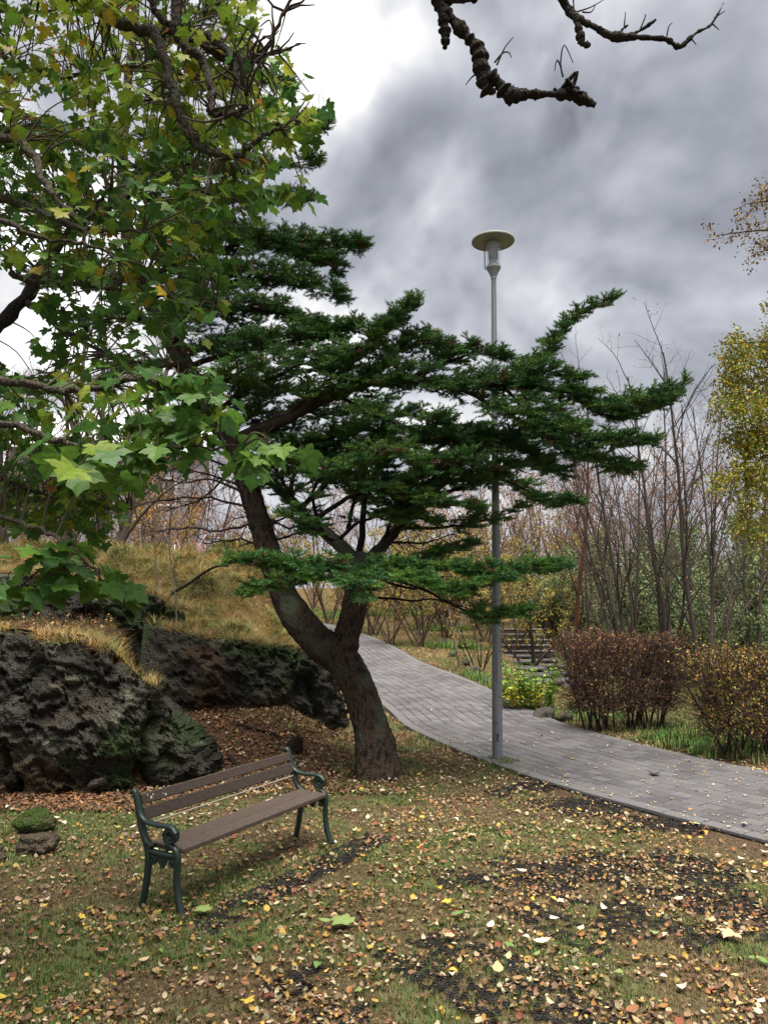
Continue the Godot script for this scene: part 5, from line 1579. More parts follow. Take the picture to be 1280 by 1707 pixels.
# ---------------------------------------------------------------- gnarled boughs overhead
func make_overhead():
	rng.seed = 700
	var base := on(3.4, -2.6)
	var t := thing("old_tree", "old tree reaching bare mossy gnarled black boughs across the sky", "tree", base)
	var off := Transform3D(Basis(), -base)
	var barkc := func(p: Vector3, _n): return Color(0.03, 0.026, 0.022).lerp(Color(0.06, 0.05, 0.042), clampf(0.5 + nz.get_noise_3dv(p * 150), 0, 1))
	var trunk := smooth([base + Vector3(0, -0.1, 0), base + Vector3(-0.1, 1.5, 0), base + Vector3(-0.3, 3.2, -0.3), base + Vector3(-0.6, 4.6, -0.8)], 8)
	part("trunk", bark_tube(trunk, taper(trunk.size(), 0.3, 0.16), 24, 0.01, barkc, 0.3), M.bark, t, off)
	var top: Vector3 = trunk[-1]
	var W := func(l: Array): return l.map(func(e): return P(e[0], e[1], e[2]))
	var col := Color(0.03, 0.026, 0.022)
	var gnarl := func(pts: Array, rr: Array, mossy: float) -> ArrayMesh:
		# tight rings with lumpy radius
		var p := smooth(pts, 14)
		var rad := []
		for i in p.size():
			var f := float(i) / (p.size() - 1) * (rr.size() - 1)
			var k := mini(int(f), rr.size() - 2)
			rad.append(lerpf(rr[k], rr[k + 1], f - k) * (1.0 + mossy * 2.2 * maxf(-0.2, nz2.get_noise_2d(i * 14.0, rr[0] * 9000))))
		return bark_tube(p, rad, 16, 0.006 * (0.5 + mossy), barkc)
	var a: Array = W.call([[560, -420, 2.5], [690, -120, 3.1], [728, -10, 3.3], [748, 25, 3.3], [778, 60, 3.3], [797, 85, 3.3], [806, 118, 3.3], [830, 138, 3.3], [848, 158, 3.3], [880, 158, 3.3], [925, 157, 3.3], [958, 160, 3.3], [992, 176, 3.3]])
	a.push_front(top)
	part("bough", gnarl.call(a, [0.13, 0.06, 0.034, 0.026, 0.024, 0.024, 0.03, 0.034, 0.026, 0.036, 0.02, 0.017, 0.026, 0.017], 0.45), M.bark, t, off)
	for l in [[[[732, 0, 3.3], [738, 30, 3.3], [742, 52, 3.3], [741, 80, 3.3]], [0.03, 0.022, 0.024, 0.012]], [[[735, -8, 3.3], [760, -4, 3.3], [790, -6, 3.35]], [0.028, 0.03, 0.02]], [[[800, 90, 3.3], [803, 125, 3.3], [812, 150, 3.3], [826, 152, 3.3]], [0.026, 0.03, 0.022, 0.012]]]:
		part("branch", gnarl.call(W.call(l[0]), l[1], 0.5), M.bark, t, off)
	var b: Array = W.call([[700, -480, 3.0], [860, -160, 3.6], [935, -5, 3.9], [962, 30, 3.9], [990, 45, 3.9], [1020, 60, 3.9], [1065, 62, 3.9], [1110, 66, 3.9], [1132, 78, 3.9], [1160, 55, 3.9], [1185, 40, 3.9], [1205, 5, 3.9]])
	b.push_front(top)
	part("bough", gnarl.call(b, [0.12, 0.05, 0.032, 0.024, 0.022, 0.018, 0.026, 0.015, 0.014, 0.017, 0.009, 0.006, 0.003], 0.3), M.bark, t, off)
	for l in [[[[960, 30, 3.9], [966, 55, 3.9], [970, 72, 3.9], [984, 76, 3.9]], [0.02, 0.018, 0.02, 0.01]], [[[1045, 60, 3.9], [1068, 50, 3.9], [1092, 33, 3.9]], [0.012, 0.01, 0.007]], [[[1030, 62, 3.9], [1036, 50, 3.9], [1046, 42, 3.9]], [0.012, 0.01, 0.006]]]:
		part("branch", gnarl.call(W.call(l[0]), l[1], 0.4), M.bark, t, off)
	# spiky burr at the end of the lower bough
	for k in 11:
		var c := P(945 + rf(-18, 22), 150 + rf(-8, 12), 3.3)
		var e := P(945 + rf(-26, 40), 135 + rf(-16, 34), 3.3 + rf(-0.08, 0.08))
		var sp := MB.new()
		sp.tube(smooth([c, c.lerp(e, 0.5) + rdir() * 0.008, e], 3), [0.012, 0.013, 0.012, 0.011, 0.011, 0.009, 0.007], 6, col)
		part("spur", sp.mesh(), M.bark, t, off)
	# fine twigs
	for l in [[[828, 108, 3.3], [835, 92, 3.3], [842, 78, 3.3], [855, 62, 3.3]], [[824, 104, 3.3], [838, 88, 3.3], [848, 88, 3.3], [852, 96, 3.3]], [[795, 122, 3.3], [785, 130, 3.3], [776, 142, 3.3]], [[938, 128, 3.3], [934, 105, 3.3], [940, 75, 3.3], [955, 105, 3.3]], [[935, 112, 3.3], [928, 100, 3.3], [924, 118, 3.3]],
		[[960, 20, 3.9], [984, 12, 3.9], [1005, 0, 3.9]], [[970, 20, 3.9], [985, 20, 3.9], [992, 8, 3.9]], [[1040, 45, 3.9], [1042, 20, 3.9]], [[1066, 50, 3.9], [1075, 28, 3.9], [1074, 24, 3.9]], [[1110, 66, 3.9], [1114, 45, 3.9], [1120, 38, 3.9]], [[1185, 38, 3.9], [1198, 50, 3.9]], [[1190, 30, 3.9], [1208, 18, 3.9]], [[955, 0, 3.9], [957, 25, 3.9]], [[1150, 62, 3.9], [1160, 75, 3.9]]]:
		var tw := MB.new()
		var p := smooth(W.call(l), 4)
		tw.tube(p, taper(p.size(), 0.005, 0.002), 5, col)
		part("twig", tw.mesh(), M.thin_bark, t, off)

# ---------------------------------------------------------------- bare trees, shrubs, hedges
func grow(b: MB, p: Vector3, d: Vector3, l: float, r: float, level: int, last: int, tips: Array, col: Color, up: float, kids: Array, first := 0.3):
	var seg := 5 if level < 2 else 3
	var pts := [p]
	var dd := d
	for i in seg:
		dd = (dd + rdir() * (0.10 if level == 0 else 0.2) + Vector3.UP * up).normalized()
		pts.append(pts[-1] + dd * l / seg)
	var sides := 7 if level == 0 else (5 if level == 1 else 3)
	b.tube(pts, taper(pts.size(), r, r * 0.3), sides, col, false)
	if level == last:
		for k in 3: tips.append([along(pts, rf(0.2, 1.0)), dd])
		return
	var n: int = kids[level]
	for k in n:
		var t := first + (1.0 - first) * (k + rng.randf()) / n
		var q := along(pts, t)
		var tg := tangent(pts, t)
		var out := tg.cross(rdir()).normalized()
		var cd := (tg * rf(0.55, 1.0) + out * rf(0.5, 1.0)).normalized()
		grow(b, q, cd, l * rf(0.32, 0.6) * (1.2 - 0.55 * t), r * 0.45 * (1.1 - 0.5 * t), level + 1, last, tips, col, up, kids)
func stems_tree(called: String, label: String, at: Vector3, stems: Array, kids: Array, last: int, col: Color, leaf_cols: Array, leaf_share: float, leaf_size: float, group := "", up := 0.05, per_tip := 1) -> Node3D:
	# stems: [direction, length, radius]
	var t := thing(called, label, "tree" if called.ends_with("tree") else "shrub", at, 0.0, group)
	var tips := []
	var br := MB.new()
	for s in stems:
		var m := MB.new()
		var pts := [Vector3(rf(-0.12, 0.12), -0.1, rf(-0.12, 0.12))]
		var dd: Vector3 = s[0].normalized()
		for i in 9:
			dd = (dd + rdir() * 0.07 + Vector3.UP * up).normalized()
			pts.append(pts[-1] + dd * s[1] / 9.0)
		m.tube(pts, taper(10, s[2], s[2] * 0.25), 8, col)
		part("trunk" if called.ends_with("tree") else "stem", m.mesh(), M.thin_bark, t)
		var n: int = kids[0]
		for k in n:
			var tt := 0.22 + 0.78 * (k + rng.randf()) / n
			var tg := tangent(pts, tt)
			var cd := (tg * rf(0.8, 1.3) + tg.cross(rdir()).normalized() * rf(0.4, 0.9)).normalized()
			grow(br, along(pts, tt), cd, s[1] * rf(0.18, 0.36) * (1.25 - 0.7 * tt), s[2] * 0.42 * (1.1 - 0.6 * tt), 1, last, tips, col, up, kids)
	part("branches", br.mesh(), M.thin_bark, t).set_meta("kind", "stuff")
	if leaf_share > 0.0:
		var xs := []; var cs := []
		for tp in tips:
			for k in per_tip:
				if rng.randf() > leaf_share: continue
				var dr := (rdir() + Vector3.DOWN * 0.4).normalized()
				xs.append(Transform3D(frame(dr, rdir()).basis.scaled(Vector3.ONE * leaf_size * rf(0.7, 1.3)), tp[0] + rdir() * leaf_size * (0.4 if per_tip == 1 else 1.5)))
				cs.append(tint(pick(leaf_cols), 0.25))
		many("leaves", M.small_leaf, M.leaf, t, xs, cs)
	return t
func copy_of(o: Node3D, at: Vector3, turn: float, s: Vector3, label := "") -> Node3D:
	var c: Node3D = o.duplicate()
	c.name = numbered(String(o.name).rstrip("0123456789").trim_suffix("_"))
	add_child(c)
	c.position = at; c.rotation.y = turn; c.scale = s
	if label: c.set_meta("label", label)
	return c

func hedge(label: String, at: Vector3, size: Vector3, turn: float, cols: Array, share: float, sd: int):
	rng.seed = sd
	var t := thing("hedge", label, "hedge", at, turn, "clipped twiggy hedges along the path")
	var tw := MB.new()
	var xs := []; var cs := []
	var h := size / 2
	var wob := func(p: Vector3) -> Vector3:
		# clipped block with soft uneven faces
		var k := 1.0 + 0.10 * nz.get_noise_3d(p.x * 120 + sd, p.y * 120, p.z * 120)
		return p * k
	for i in 30:
		var p0 := Vector3(rf(-0.62, 0.62) * h.x, -0.03, rf(-0.3, 0.3) * h.z)
		var p1: Vector3 = wob.call(Vector3(p0.x * 1.5 + rf(-0.3, 0.3), size.y * rf(0.7, 0.98), rf(-0.9, 0.9) * h.z))
		var mid := p0.lerp(p1, 0.5) + Vector3(0, 0, 0) + rdir() * 0.08
		var l := smooth([p0, mid, p1], 5)
		var m := MB.new()
		m.tube(l, taper(l.size(), rf(0.012, 0.022), 0.005), 6, tint(Color(0.05, 0.038, 0.032)))
		part("stem", m.mesh(), M.thin_bark, t)
	for i in 4000:
		# twigs point outwards, thickest near the faces
		var u := Vector3(rf(-1, 1), rf(-1, 1), rf(-1, 1))
		var ax := [absf(u.x), absf(u.y), absf(u.z)].max() as float
		u = u / ax * lerpf(0.55, 0.93, rng.randf())
		var p := Vector3(u.x * h.x, h.y + 0.12 + u.y * (h.y - 0.12), u.z * h.z)
		if p.y < size.y * 0.12 and rng.randf() < 0.4: continue
		p.x = lerpf(p.x * 0.9, p.x, ss(0.0, 0.5, p.y / size.y)); p.z = lerpf(p.z * 0.88, p.z, ss(0.0, 0.5, p.y / size.y))
		p = wob.call(p)
		var d := (Vector3(u.x, u.y * 0.8 + 0.7, u.z) + rdir() * 0.7).normalized()
		var line := [p - d * rf(0.05, 0.18)]
		for k in 3:
			line.append(line[-1] + (d + rdir() * 0.45).normalized() * rf(0.04, 0.09))
		tw.tube(line, [0.006, 0.005, 0.004, 0.0025], 3, tint(pick([Color(0.075, 0.05, 0.045), Color(0.11, 0.075, 0.06), Color(0.05, 0.036, 0.034), Color(0.095, 0.05, 0.045)])), false)
		var n := 4 if p.y > size.y * 0.3 else 2
		for k in n:
			if rng.randf() > share * (1.5 if p.y > size.y * 0.8 else 1.0): continue
			xs.append(Transform3D(frame(rdir(), rdir()).basis.scaled(Vector3.ONE * rf(0.03, 0.055)), line[1 + rng.randi() % 3] + rdir() * 0.035))
			cs.append(tint(pick(cols), 0.3))
	part("twigs", tw.mesh(), M.thin_bark, t).set_meta("kind", "stuff")
	many("leaves", M.small_leaf, M.leaf, t, xs, cs)

func make_right_side():
	hedge("clipped twiggy brown hedge block with few leaves standing past the leafy green plant", G(1052, 1222) + Vector3(0.05, 0, -0.45), Vector3(2.35, 1.6, 1.15), 0.35, [Color(0.15, 0.085, 0.06), Color(0.12, 0.065, 0.05), Color(0.24, 0.12, 0.055), Color(0.19, 0.11, 0.065), Color(0.34, 0.17, 0.05)], 0.4, 801)
	hedge("clipped hedge block with many yellow and orange leaves beside the path", G(1262, 1264) + Vector3(0.3, 0, -0.4), Vector3(2.5, 1.45, 1.1), 0.55, [Color(0.40, 0.29, 0.05), Color(0.34, 0.16, 0.05), Color(0.28, 0.27, 0.06), Color(0.44, 0.33, 0.08), Color(0.22, 0.11, 0.05), Color(0.24, 0.24, 0.06)], 0.46, 802)
	rng.seed = 810
	# leafy yellow-green perennial by the post
	var pl := thing("perennial_plant", "low bright yellow and green leafy plant between lamp post and brown hedge", "plant", G(885, 1188) + Vector3(0, 0, -0.35))
	var st := MB.new(); var xs := []; var cs := []
	for i in 85:
		var a := rf(0, TAU)
		var o := Vector3(cos(a) * 0.5, 0, sin(a) * 0.32) * sqrt(rng.randf())
		var tip := o * rf(1.2, 1.75) + Vector3.UP * rf(0.3, 0.95)
		var l := smooth([o, o.lerp(tip, 0.5) + Vector3.UP * 0.08, tip], 3)
		st.tube(l, taper(l.size(), 0.006, 0.003), 4, Color(0.09, 0.13, 0.03), false)
		var yellow := tip.y + o.x * 0.5 < rf(0.25, 0.75)
		for k in 13:
			var q := along(l, rf(0.15, 1.0))
			var dr := Vector3(rf(-1, 1), rf(-0.3, 0.5), rf(-1, 1)).normalized()
			xs.append(Transform3D(frame(dr, Vector3.UP + rdir() * 0.4).basis.scaled(Vector3.ONE * rf(0.06, 0.13)), q))
			cs.append(tint(pick([Color(0.50, 0.40, 0.03), Color(0.38, 0.38, 0.04)]) if yellow else pick([Color(0.14, 0.28, 0.04), Color(0.26, 0.38, 0.05), Color(0.11, 0.22, 0.045)]), 0.25))
	part("stems", st.mesh(), M.thin_bark, pl).set_meta("kind", "stuff")
	many("leaves", M.small_leaf, M.leaf, pl, xs, cs)
	# red-barked slim tree
	rng.seed = 811
	var brown := Color(0.075, 0.055, 0.048)
	var leafy := [Color(0.42, 0.30, 0.05), Color(0.33, 0.2, 0.05), Color(0.25, 0.24, 0.06)]
	var b := G(962, 1150)
	stems_tree("slim_tree", "slim tree with reddish brown trunk standing behind the brown hedge", b, [[Vector3(-0.01, 1, 0), 6.4, 0.065]], [16, 4, 3], 3, Color(0.14, 0.065, 0.045), leafy, 0.12, 0.05)
	# clumps of bare stems behind the hedges
	var clumps := [[1046, 17.0, [[-0.16, 8.0, 0.06], [-0.05, 8.6, 0.075], [-0.26, 6.6, 0.05], [0.05, 7.6, 0.06], [-0.1, 7.0, 0.045]], "clump of bare grey stems leaning outwards from behind the brown hedge"],
		[1105, 16.0, [[-0.02, 8.2, 0.07], [0.06, 8.8, 0.06], [-0.1, 7.0, 0.05], [0.14, 7.4, 0.05]], "clump of tall straight bare stems behind the gap between both hedges"],
		[1172, 15.5, [[-0.06, 8.6, 0.08], [0.12, 7.4, 0.055], [0.26, 6.2, 0.055], [0.05, 7.9, 0.06], [0.36, 5.2, 0.04]], "clump of bare stems with one thick trunk forking behind the yellow leafed hedge"]]
	for c in clumps:
		var x: float = (c[0] - 640) / F * c[1]
		var stems := []
		for s in c[2]: stems.append([Vector3(s[0], 1, rf(-0.15, 0.15)), s[1] * 0.84, s[2] * 0.75])
		stems_tree("bare_tree", c[3], on(x, c[1]), stems, [13, 4, 3], 3, Color(0.085, 0.068, 0.06), [Color(0.22, 0.16, 0.08), Color(0.3, 0.2, 0.06), Color(0.14, 0.1, 0.05)], 0.10, 0.045, "bare multi stemmed trees behind the hedges", 0.035)
	# slender leafless stems further back
	rng.seed = 815
	for e in [[985, 20.0, 6.0], [1240, 18.5, 6.2], [1145, 21.0, 6.8], [1060, 20.0, 6.2]]:
		var x: float = (e[0] - 640) / F * e[1]
		stems_tree("bare_tree", "thin bare tree in the thicket behind the multi stemmed trees", on(x, e[1]), [[Vector3(rf(-0.1, 0.1), 1, 0), e[2], 0.05], [Vector3(rf(-0.2, 0.2), 1, 0), e[2] * 0.85, 0.04]], [14, 4, 3], 3, Color(0.085, 0.065, 0.062), [Color(0.25, 0.16, 0.08), Color(0.3, 0.12, 0.05)], 0.2, 0.05, "thin bare trees in the thicket", 0.05)
	# crooked little tree before the steps
	rng.seed = 820
	var cb := G(886, 1112)
	stems_tree("crooked_tree", "small crooked tree with sparse yellow leaves in front of the stone steps", cb, [[Vector3(-0.1, 1, 0.1), 1.7, 0.07], [Vector3(0.9, 0.9, 0.2), 2.0, 0.05], [Vector3(-0.8, 1.0, -0.1), 1.9, 0.04], [Vector3(0.5, 1.5, 0), 2.2, 0.035]], [9, 4, 3], 3, Color(0.045, 0.035, 0.028), [Color(0.48, 0.36, 0.04), Color(0.42, 0.27, 0.04), Color(0.34, 0.33, 0.05)], 0.55, 0.055)
	rng.seed = 821
	stems_tree("dark_shrub", "dark stemmed shrub with few leaves beside the path bend behind the lamp post", G(800, 1122) + Vector3(0, 0, -0.3), [[Vector3(-0.5, 1, 0), 1.5, 0.022], [Vector3(-0.25, 1, 0.2), 1.6, 0.02], [Vector3(0.05, 1, -0.2), 1.6, 0.022], [Vector3(0.35, 1, 0.1), 1.5, 0.02], [Vector3(0.6, 1, -0.1), 1.4, 0.018], [Vector3(-0.7, 1, 0.2), 1.2, 0.018]], [8, 3, 3], 3, Color(0.04, 0.03, 0.026), [Color(0.40, 0.28, 0.05), Color(0.3, 0.28, 0.06), Color(0.35, 0.14, 0.04)], 0.25, 0.05)
	rng.seed = 822
	stems_tree("birch_sapling", "thin pale pinkish sapling trunk at the stony garden edge of the path", G(766, 1112), [[Vector3(-0.14, 1, 0), 2.2, 0.045]], [7, 3, 3], 3, Color(0.24, 0.17, 0.14), [Color(0.4, 0.28, 0.05)], 0.2, 0.05)
	# edging stones of the garden bed
	rng.seed = 823
	var stones := [[757, 1093, 0.16], [773, 1108, 0.15], [790, 1120, 0.14], [742, 1075, 0.17], [700, 1058, 0.15], [815, 1140, 0.13], [905, 1196, 0.17], [938, 1200, 0.14]]
	for e in stones:
		var g := G(e[0], e[1])
		var s := thing("edging_stone", "grey mossy stone edging the garden bed along the path", "stone", g, rf(0, TAU), "edging stones of the garden bed")
		part("body", boulder(Vector3(e[2] * 1.3, e[2] * 0.75, e[2]), rng.randi() % 60, 0.5, func(p, nn): return rock_color(p, nn) * 1.3, 20), M.stone, s, Transform3D(Basis(), Vector3.UP * e[2] * 0.25))
	# stone steps and the slabs before them
	var sx: float = (872.0 - 640.0) / F * 24.0
	var stp := thing("stone_steps", "dark stone garden steps between shrubs below the grassy slope", "steps", Vector3(sx, H(sx, 23.6), -23.6))
	for k in 5:
		var m := MB.new()
		m.bevel_box(Vector3(1.5, 0.15, 0.42), 0.015, Color(0.10, 0.095, 0.09))
		part("step", m.mesh(), M.stone, stp, Transform3D(Basis(), Vector3(rf(-0.02, 0.02), 0.07 + 0.15 * k, -0.36 * k)))
		var rsr := MB.new()
		rsr.bevel_box(Vector3(1.5, 0.035, 0.40), 0.008, Color(0.24, 0.23, 0.21))
		part("tread", rsr.mesh(), M.stone, stp, Transform3D(Basis(), Vector3(0.0, 0.165 + 0.15 * k, -0.36 * k + 0.03)))
	var terr := thing("paved_landing", "grey stone slab landing at the foot of the garden steps", "paving", Vector3(sx, H(sx, 20.4), -20.4))
	for i in 2:
		for j in 5:
			var m := MB.new()
			m.bevel_box(Vector3(0.79, 0.05, 0.945), 0.008, Color(0.15, 0.145, 0.14) * rf(0.85, 1.12))
			var lx := (i - 0.5) * 0.8 + rf(-0.01, 0.01); var lz := 1.0 - j * 0.95
			part("slab", m.mesh(), M.stone, terr, Transform3D(Basis(Vector3.UP, rf(-0.01, 0.01)), Vector3(lx, H(sx + lx, 20.4 - lz) - H(sx, 20.4) + 0.03, lz)))

func make_thicket():
	# prototypes, then copies standing along the back
	rng.seed = 900
	var fan := func(n: int, l: float, r: float, sp: float) -> Array:
		var out := []
		for i in n:
			var a := TAU * i / n + rf(-0.3, 0.3)
			out.append([Vector3(cos(a) * sp * rf(0.3, 1), 1, sin(a) * sp * rf(0.3, 1)), l * rf(0.75, 1.1), r])
		return out
	var y1 := stems_tree("golden_shrub", "twiggy shrub covered in small golden yellow leaves behind the path", on(1.1, 24.0), fan.call(7, 3.6, 0.03, 0.7), [9, 5, 4], 3, Color(0.09, 0.06, 0.05), [Color(0.42, 0.32, 0.06), Color(0.34, 0.24, 0.06), Color(0.32, 0.31, 0.09), Color(0.24, 0.25, 0.09), Color(0.28, 0.16, 0.06)], 0.8, 0.075, "golden shrubs behind the path", 0.03)
	var p1 := stems_tree("brown_shrub", "leafless pinkish brown twiggy shrub in the thicket behind", on(3.5, 29.0), fan.call(7, 5.2, 0.035, 0.6), [10, 5, 5], 3, Color(0.17, 0.115, 0.105), [Color(0.33, 0.16, 0.07), Color(0.25, 0.12, 0.07)], 0.22, 0.07, "brown leafless shrubs in the thicket", 0.03)
	var g1 := stems_tree("green_shrub", "dense grey green leafy shrub behind the bare stems", on(9.0, 23.0), fan.call(8, 3.4, 0.03, 0.8), [10, 5, 4], 3, Color(0.06, 0.05, 0.04), [Color(0.14, 0.20, 0.09), Color(0.19, 0.25, 0.13), Color(0.10, 0.16, 0.07), Color(0.26, 0.27, 0.11)], 1.0, 0.10, "green shrubs behind the bare stems", 0.02, 2)
	rng.seed = 901
	for e in [[3.3, 25.5, 1.0], [4.9, 27, 1.15], [-0.4, 27, 1.0], [2.2, 30, 1.3], [6.3, 24.5, 0.8], [-2.2, 31, 1.1], [-5.5, 33, 1.4], [0.2, 24.5, 0.75], [2.1, 26.2, 1.0], [4.0, 23.6, 0.75], [1.4, 28.5, 1.2], [3.0, 33, 1.5], [5.6, 31, 1.3], [-1.2, 28.6, 0.9], [7.4, 29.5, 1.3]]:
		copy_of(y1, on(e[0], e[1]), rf(0, TAU), Vector3.ONE * e[2])
	for e in [[0.5, 33, 1.1], [6.5, 31, 1.25], [9.5, 30, 1.35], [12.5, 29, 1.35], [15.5, 31, 1.4], [5, 36, 1.4], [9, 38, 1.6], [13, 38, 1.6], [-3.5, 38, 1.4], [1.8, 38, 1.3], [18, 36, 1.6], [-7, 30, 1.3], [-12.5, 27, 1.4], [-15, 30, 1.5], [-10, 36, 1.6], [-18, 34, 1.6], [21, 33, 1.6], [7.6, 26, 0.9], [-6, 24, 0.8], [2.6, 35, 1.3], [-0.6, 36, 1.2], [4.2, 29, 1.0], [11, 34, 1.5], [7, 34, 1.4], [-4.6, 27, 0.9], [-11.2, 31, 1.5], [-13.6, 34, 1.6]]:
		var c := copy_of(p1, on(e[0], e[1]), rf(0, TAU), Vector3.ONE * e[2])
		if e[0] < -3.0: tag(c, "leafless pinkish brown shrub behind the dry grass mound", "shrub", "brown shrubs behind the mound")
		elif e[0] > 8.5: tag(c, "leafless brown shrub rising above the green shrubs behind the hedges", "shrub", "brown shrubs above the green shrubs")
	for e in [[7.2, 21, 0.85], [10.6, 21.5, 1.05], [8.2, 26, 1.15], [11.8, 25, 1.3], [6.4, 28, 1.0], [13.5, 23, 1.2], [9.4, 18.5, 0.6], [14.5, 27, 1.4], [7.0, 24, 0.9], [9.9, 24, 1.2], [12.4, 20.5, 1.0], [8.0, 19.6, 0.7], [5.6, 26.5, 0.7]]:
		copy_of(g1, on(e[0], e[1]), rf(0, TAU), Vector3.ONE * e[2])
	# green ground plants along the far verge
	rng.seed = 905
	var xs := []; var cs := []
	for e in [[650, 1022, 1.2, 0.3, 320], [600, 1025, 0.8, 0.3, 160], [560, 1028, 0.8, 0.3, 120], [735, 1050, 0.5, 0.35, 90], [760, 1080, 0.4, 0.3, 80], [950, 1195, 0.5, 0.2, 70], [1160, 1235, 0.6, 0.25, 90], [820, 1155, 0.5, 0.3, 120], [780, 1130, 0.4, 0.25, 60], [1230, 1255, 0.7, 0.2, 70]]:
		var c := G(e[0], e[1])
		for i in e[4]:
			var q := c + Vector3(rng.randfn() * e[2], 0, rng.randfn() * e[2] * 0.7)
			if path_dist(q.x, -q.z) < path_w / 2 + 0.1: continue
			var s: float = e[3] * rf(0.5, 1.1)
			xs.append(Transform3D(Basis(Vector3.UP, rf(0, TAU)).scaled(Vector3(s, s, s)), on(q.x, -q.z)))
			cs.append(tint(pick([Color(0.06, 0.15, 0.03), Color(0.10, 0.20, 0.04), Color(0.14, 0.17, 0.05)]), 0.3))
	var ug := many("undergrowth", tuft_mesh(41, 14, 0.4, 1.3, 0.05, 3), M.blade, self, xs, cs)
	tag(ug, "green weeds and grass tufts along the far side of the path", "weeds", "", "stuff")
	# short dry grass of the verge and the slope behind
	xs = []; cs = []
	for i in 30000:
		var d := rf(11.0, 30.0)
		var x := rf(-0.2, 0.58) * d
		if path_dist(x, d) < path_w / 2 + 0.05: continue
		var g := nz.get_noise_2d(x * 40, d * 40)
		var s := rf(0.05, 0.12)
		xs.append(Transform3D(Basis(Vector3.UP, rf(0, TAU)).scaled(Vector3(s, s * 0.7, s)), on(x, d)))
		var right := ss(2.5, 6.0, x)
		cs.append(tint(pick([Color(0.10, 0.14, 0.035), Color(0.14, 0.15, 0.05)]) if g + 0.6 * right > 0.05 else pick([Color(0.34, 0.25, 0.11), Color(0.27, 0.19, 0.08), Color(0.22, 0.17, 0.07)]), 0.25))
	var vg := many("verge_grass", tuft_mesh(42, 8, 0.5, 1.2, 0.05, 2), M.blade, self, xs, cs)
	tag(vg, "short straw and green grass on the far verge and garden slope", "grass", "", "stuff")

func make_birch():
	rng.seed = 950
	var base := on(7.4, 11.5)
	var t := thing("birch_tree", "birch with hanging yellow green autumn leaves at the edge of the hedges", "tree", base)
	var off := Transform3D(Basis(), -base)
	var trunk := smooth([base + Vector3(0, -0.1, 0), base + Vector3(-0.1, 2, 0), base + Vector3(0.05, 4.5, -0.1), base + Vector3(-0.1, 7, 0), base + Vector3(0, 9.2, 0.1)], 6)
	part("trunk", bark_tube(trunk, taper(trunk.size(), 0.16, 0.03), 20, 0.004, func(p, _n): return Color(0.42, 0.40, 0.36).lerp(Color(0.05, 0.045, 0.04), ss(0.15, 0.3, nz2.get_noise_3dv(p * Vector3(60, 260, 60))))), M.bark, t, off)
	var tw := MB.new(); var xs := []; var cs := []
	# branches: from height on the trunk to a pixel; hanging twigs around
	for e in [[5.5, 1200, 575, 10.8, 0.5, 34], [5.2, 1222, 620, 11.0, 0.6, 40], [4.6, 1205, 655, 10.6, 0.5, 36], [4.2, 1225, 720, 11, 0.5, 40], [3.8, 1215, 785, 10.8, 0.5, 36], [3.6, 1240, 690, 11.2, 0.5, 30], [3.0, 1240, 850, 11, 0.5, 36], [4.8, 1290, 640, 11.5, 0.6, 40], [3.4, 1300, 760, 11.2, 0.6, 40], [7.6, 1240, 340, 10.8, 0.35, 16], [7.2, 1195, 392, 10.6, 0.3, 14], [7.0, 1262, 420, 10.8, 0.35, 18], [6.0, 1290, 560, 11, 0.5, 30], [7.9, 1300, 360, 11, 0.5, 26], [2.6, 1300, 900, 11.4, 0.5, 30], [5.0, 1340, 700, 11.6, 0.7, 50], [6.6, 1350, 500, 11.6, 0.7, 50]]:
		var p0 := along(trunk, e[0] / 9.2)
		var p1 := P(e[1], e[2], e[3])
		var sparse: bool = e[2] < 480
		var l := smooth([p0, p0.lerp(p1, 0.5) + Vector3.UP * 0.3, p1], 6)
		var b := MB.new()
		b.tube(l, taper(l.size(), 0.03, 0.005), 6, Color(0.05, 0.04, 0.036))
		part("branch", b.mesh(), M.thin_bark, t, off)
		for i in e[5]:
			var q: Vector3 = along(l, rf(0.45, 1.0)) + rdir() * e[4] * 0.3
			var d := (rdir() * 0.8 + (Vector3(-0.4, 0.3, 0) if sparse else Vector3.DOWN * 0.6)).normalized()
			var ln := [q]
			for k in 5:
				d = (d + rdir() * 0.3 + (Vector3.ZERO if sparse else Vector3.DOWN * 0.15)).normalized()
				ln.append(ln[-1] + d * e[4] * rf(0.12, 0.24))
				for m in (4 if sparse else 13):
					xs.append(off * Transform3D(frame((rdir() + Vector3.DOWN * 0.6).normalized(), rdir()).basis.scaled(Vector3.ONE * rf(0.04, 0.07)), ln[-1] + rdir() * rf(0.03, 0.14)))
					cs.append(tint(pick([Color(0.20, 0.11, 0.04), Color(0.14, 0.09, 0.04), Color(0.3, 0.2, 0.05)]) if sparse else pick([Color(0.40, 0.33, 0.04), Color(0.27, 0.30, 0.04), Color(0.18, 0.24, 0.04), Color(0.44, 0.30, 0.04), Color(0.22, 0.27, 0.045)]), 0.25))
			tw.tube(ln, taper(6, 0.006, 0.002), 3, Color(0.06, 0.045, 0.04), false)
	part("twigs", tw.mesh(), M.thin_bark, t, off).set_meta("kind", "stuff")
	many("leaves", M.small_leaf, M.leaf, t, xs, cs)

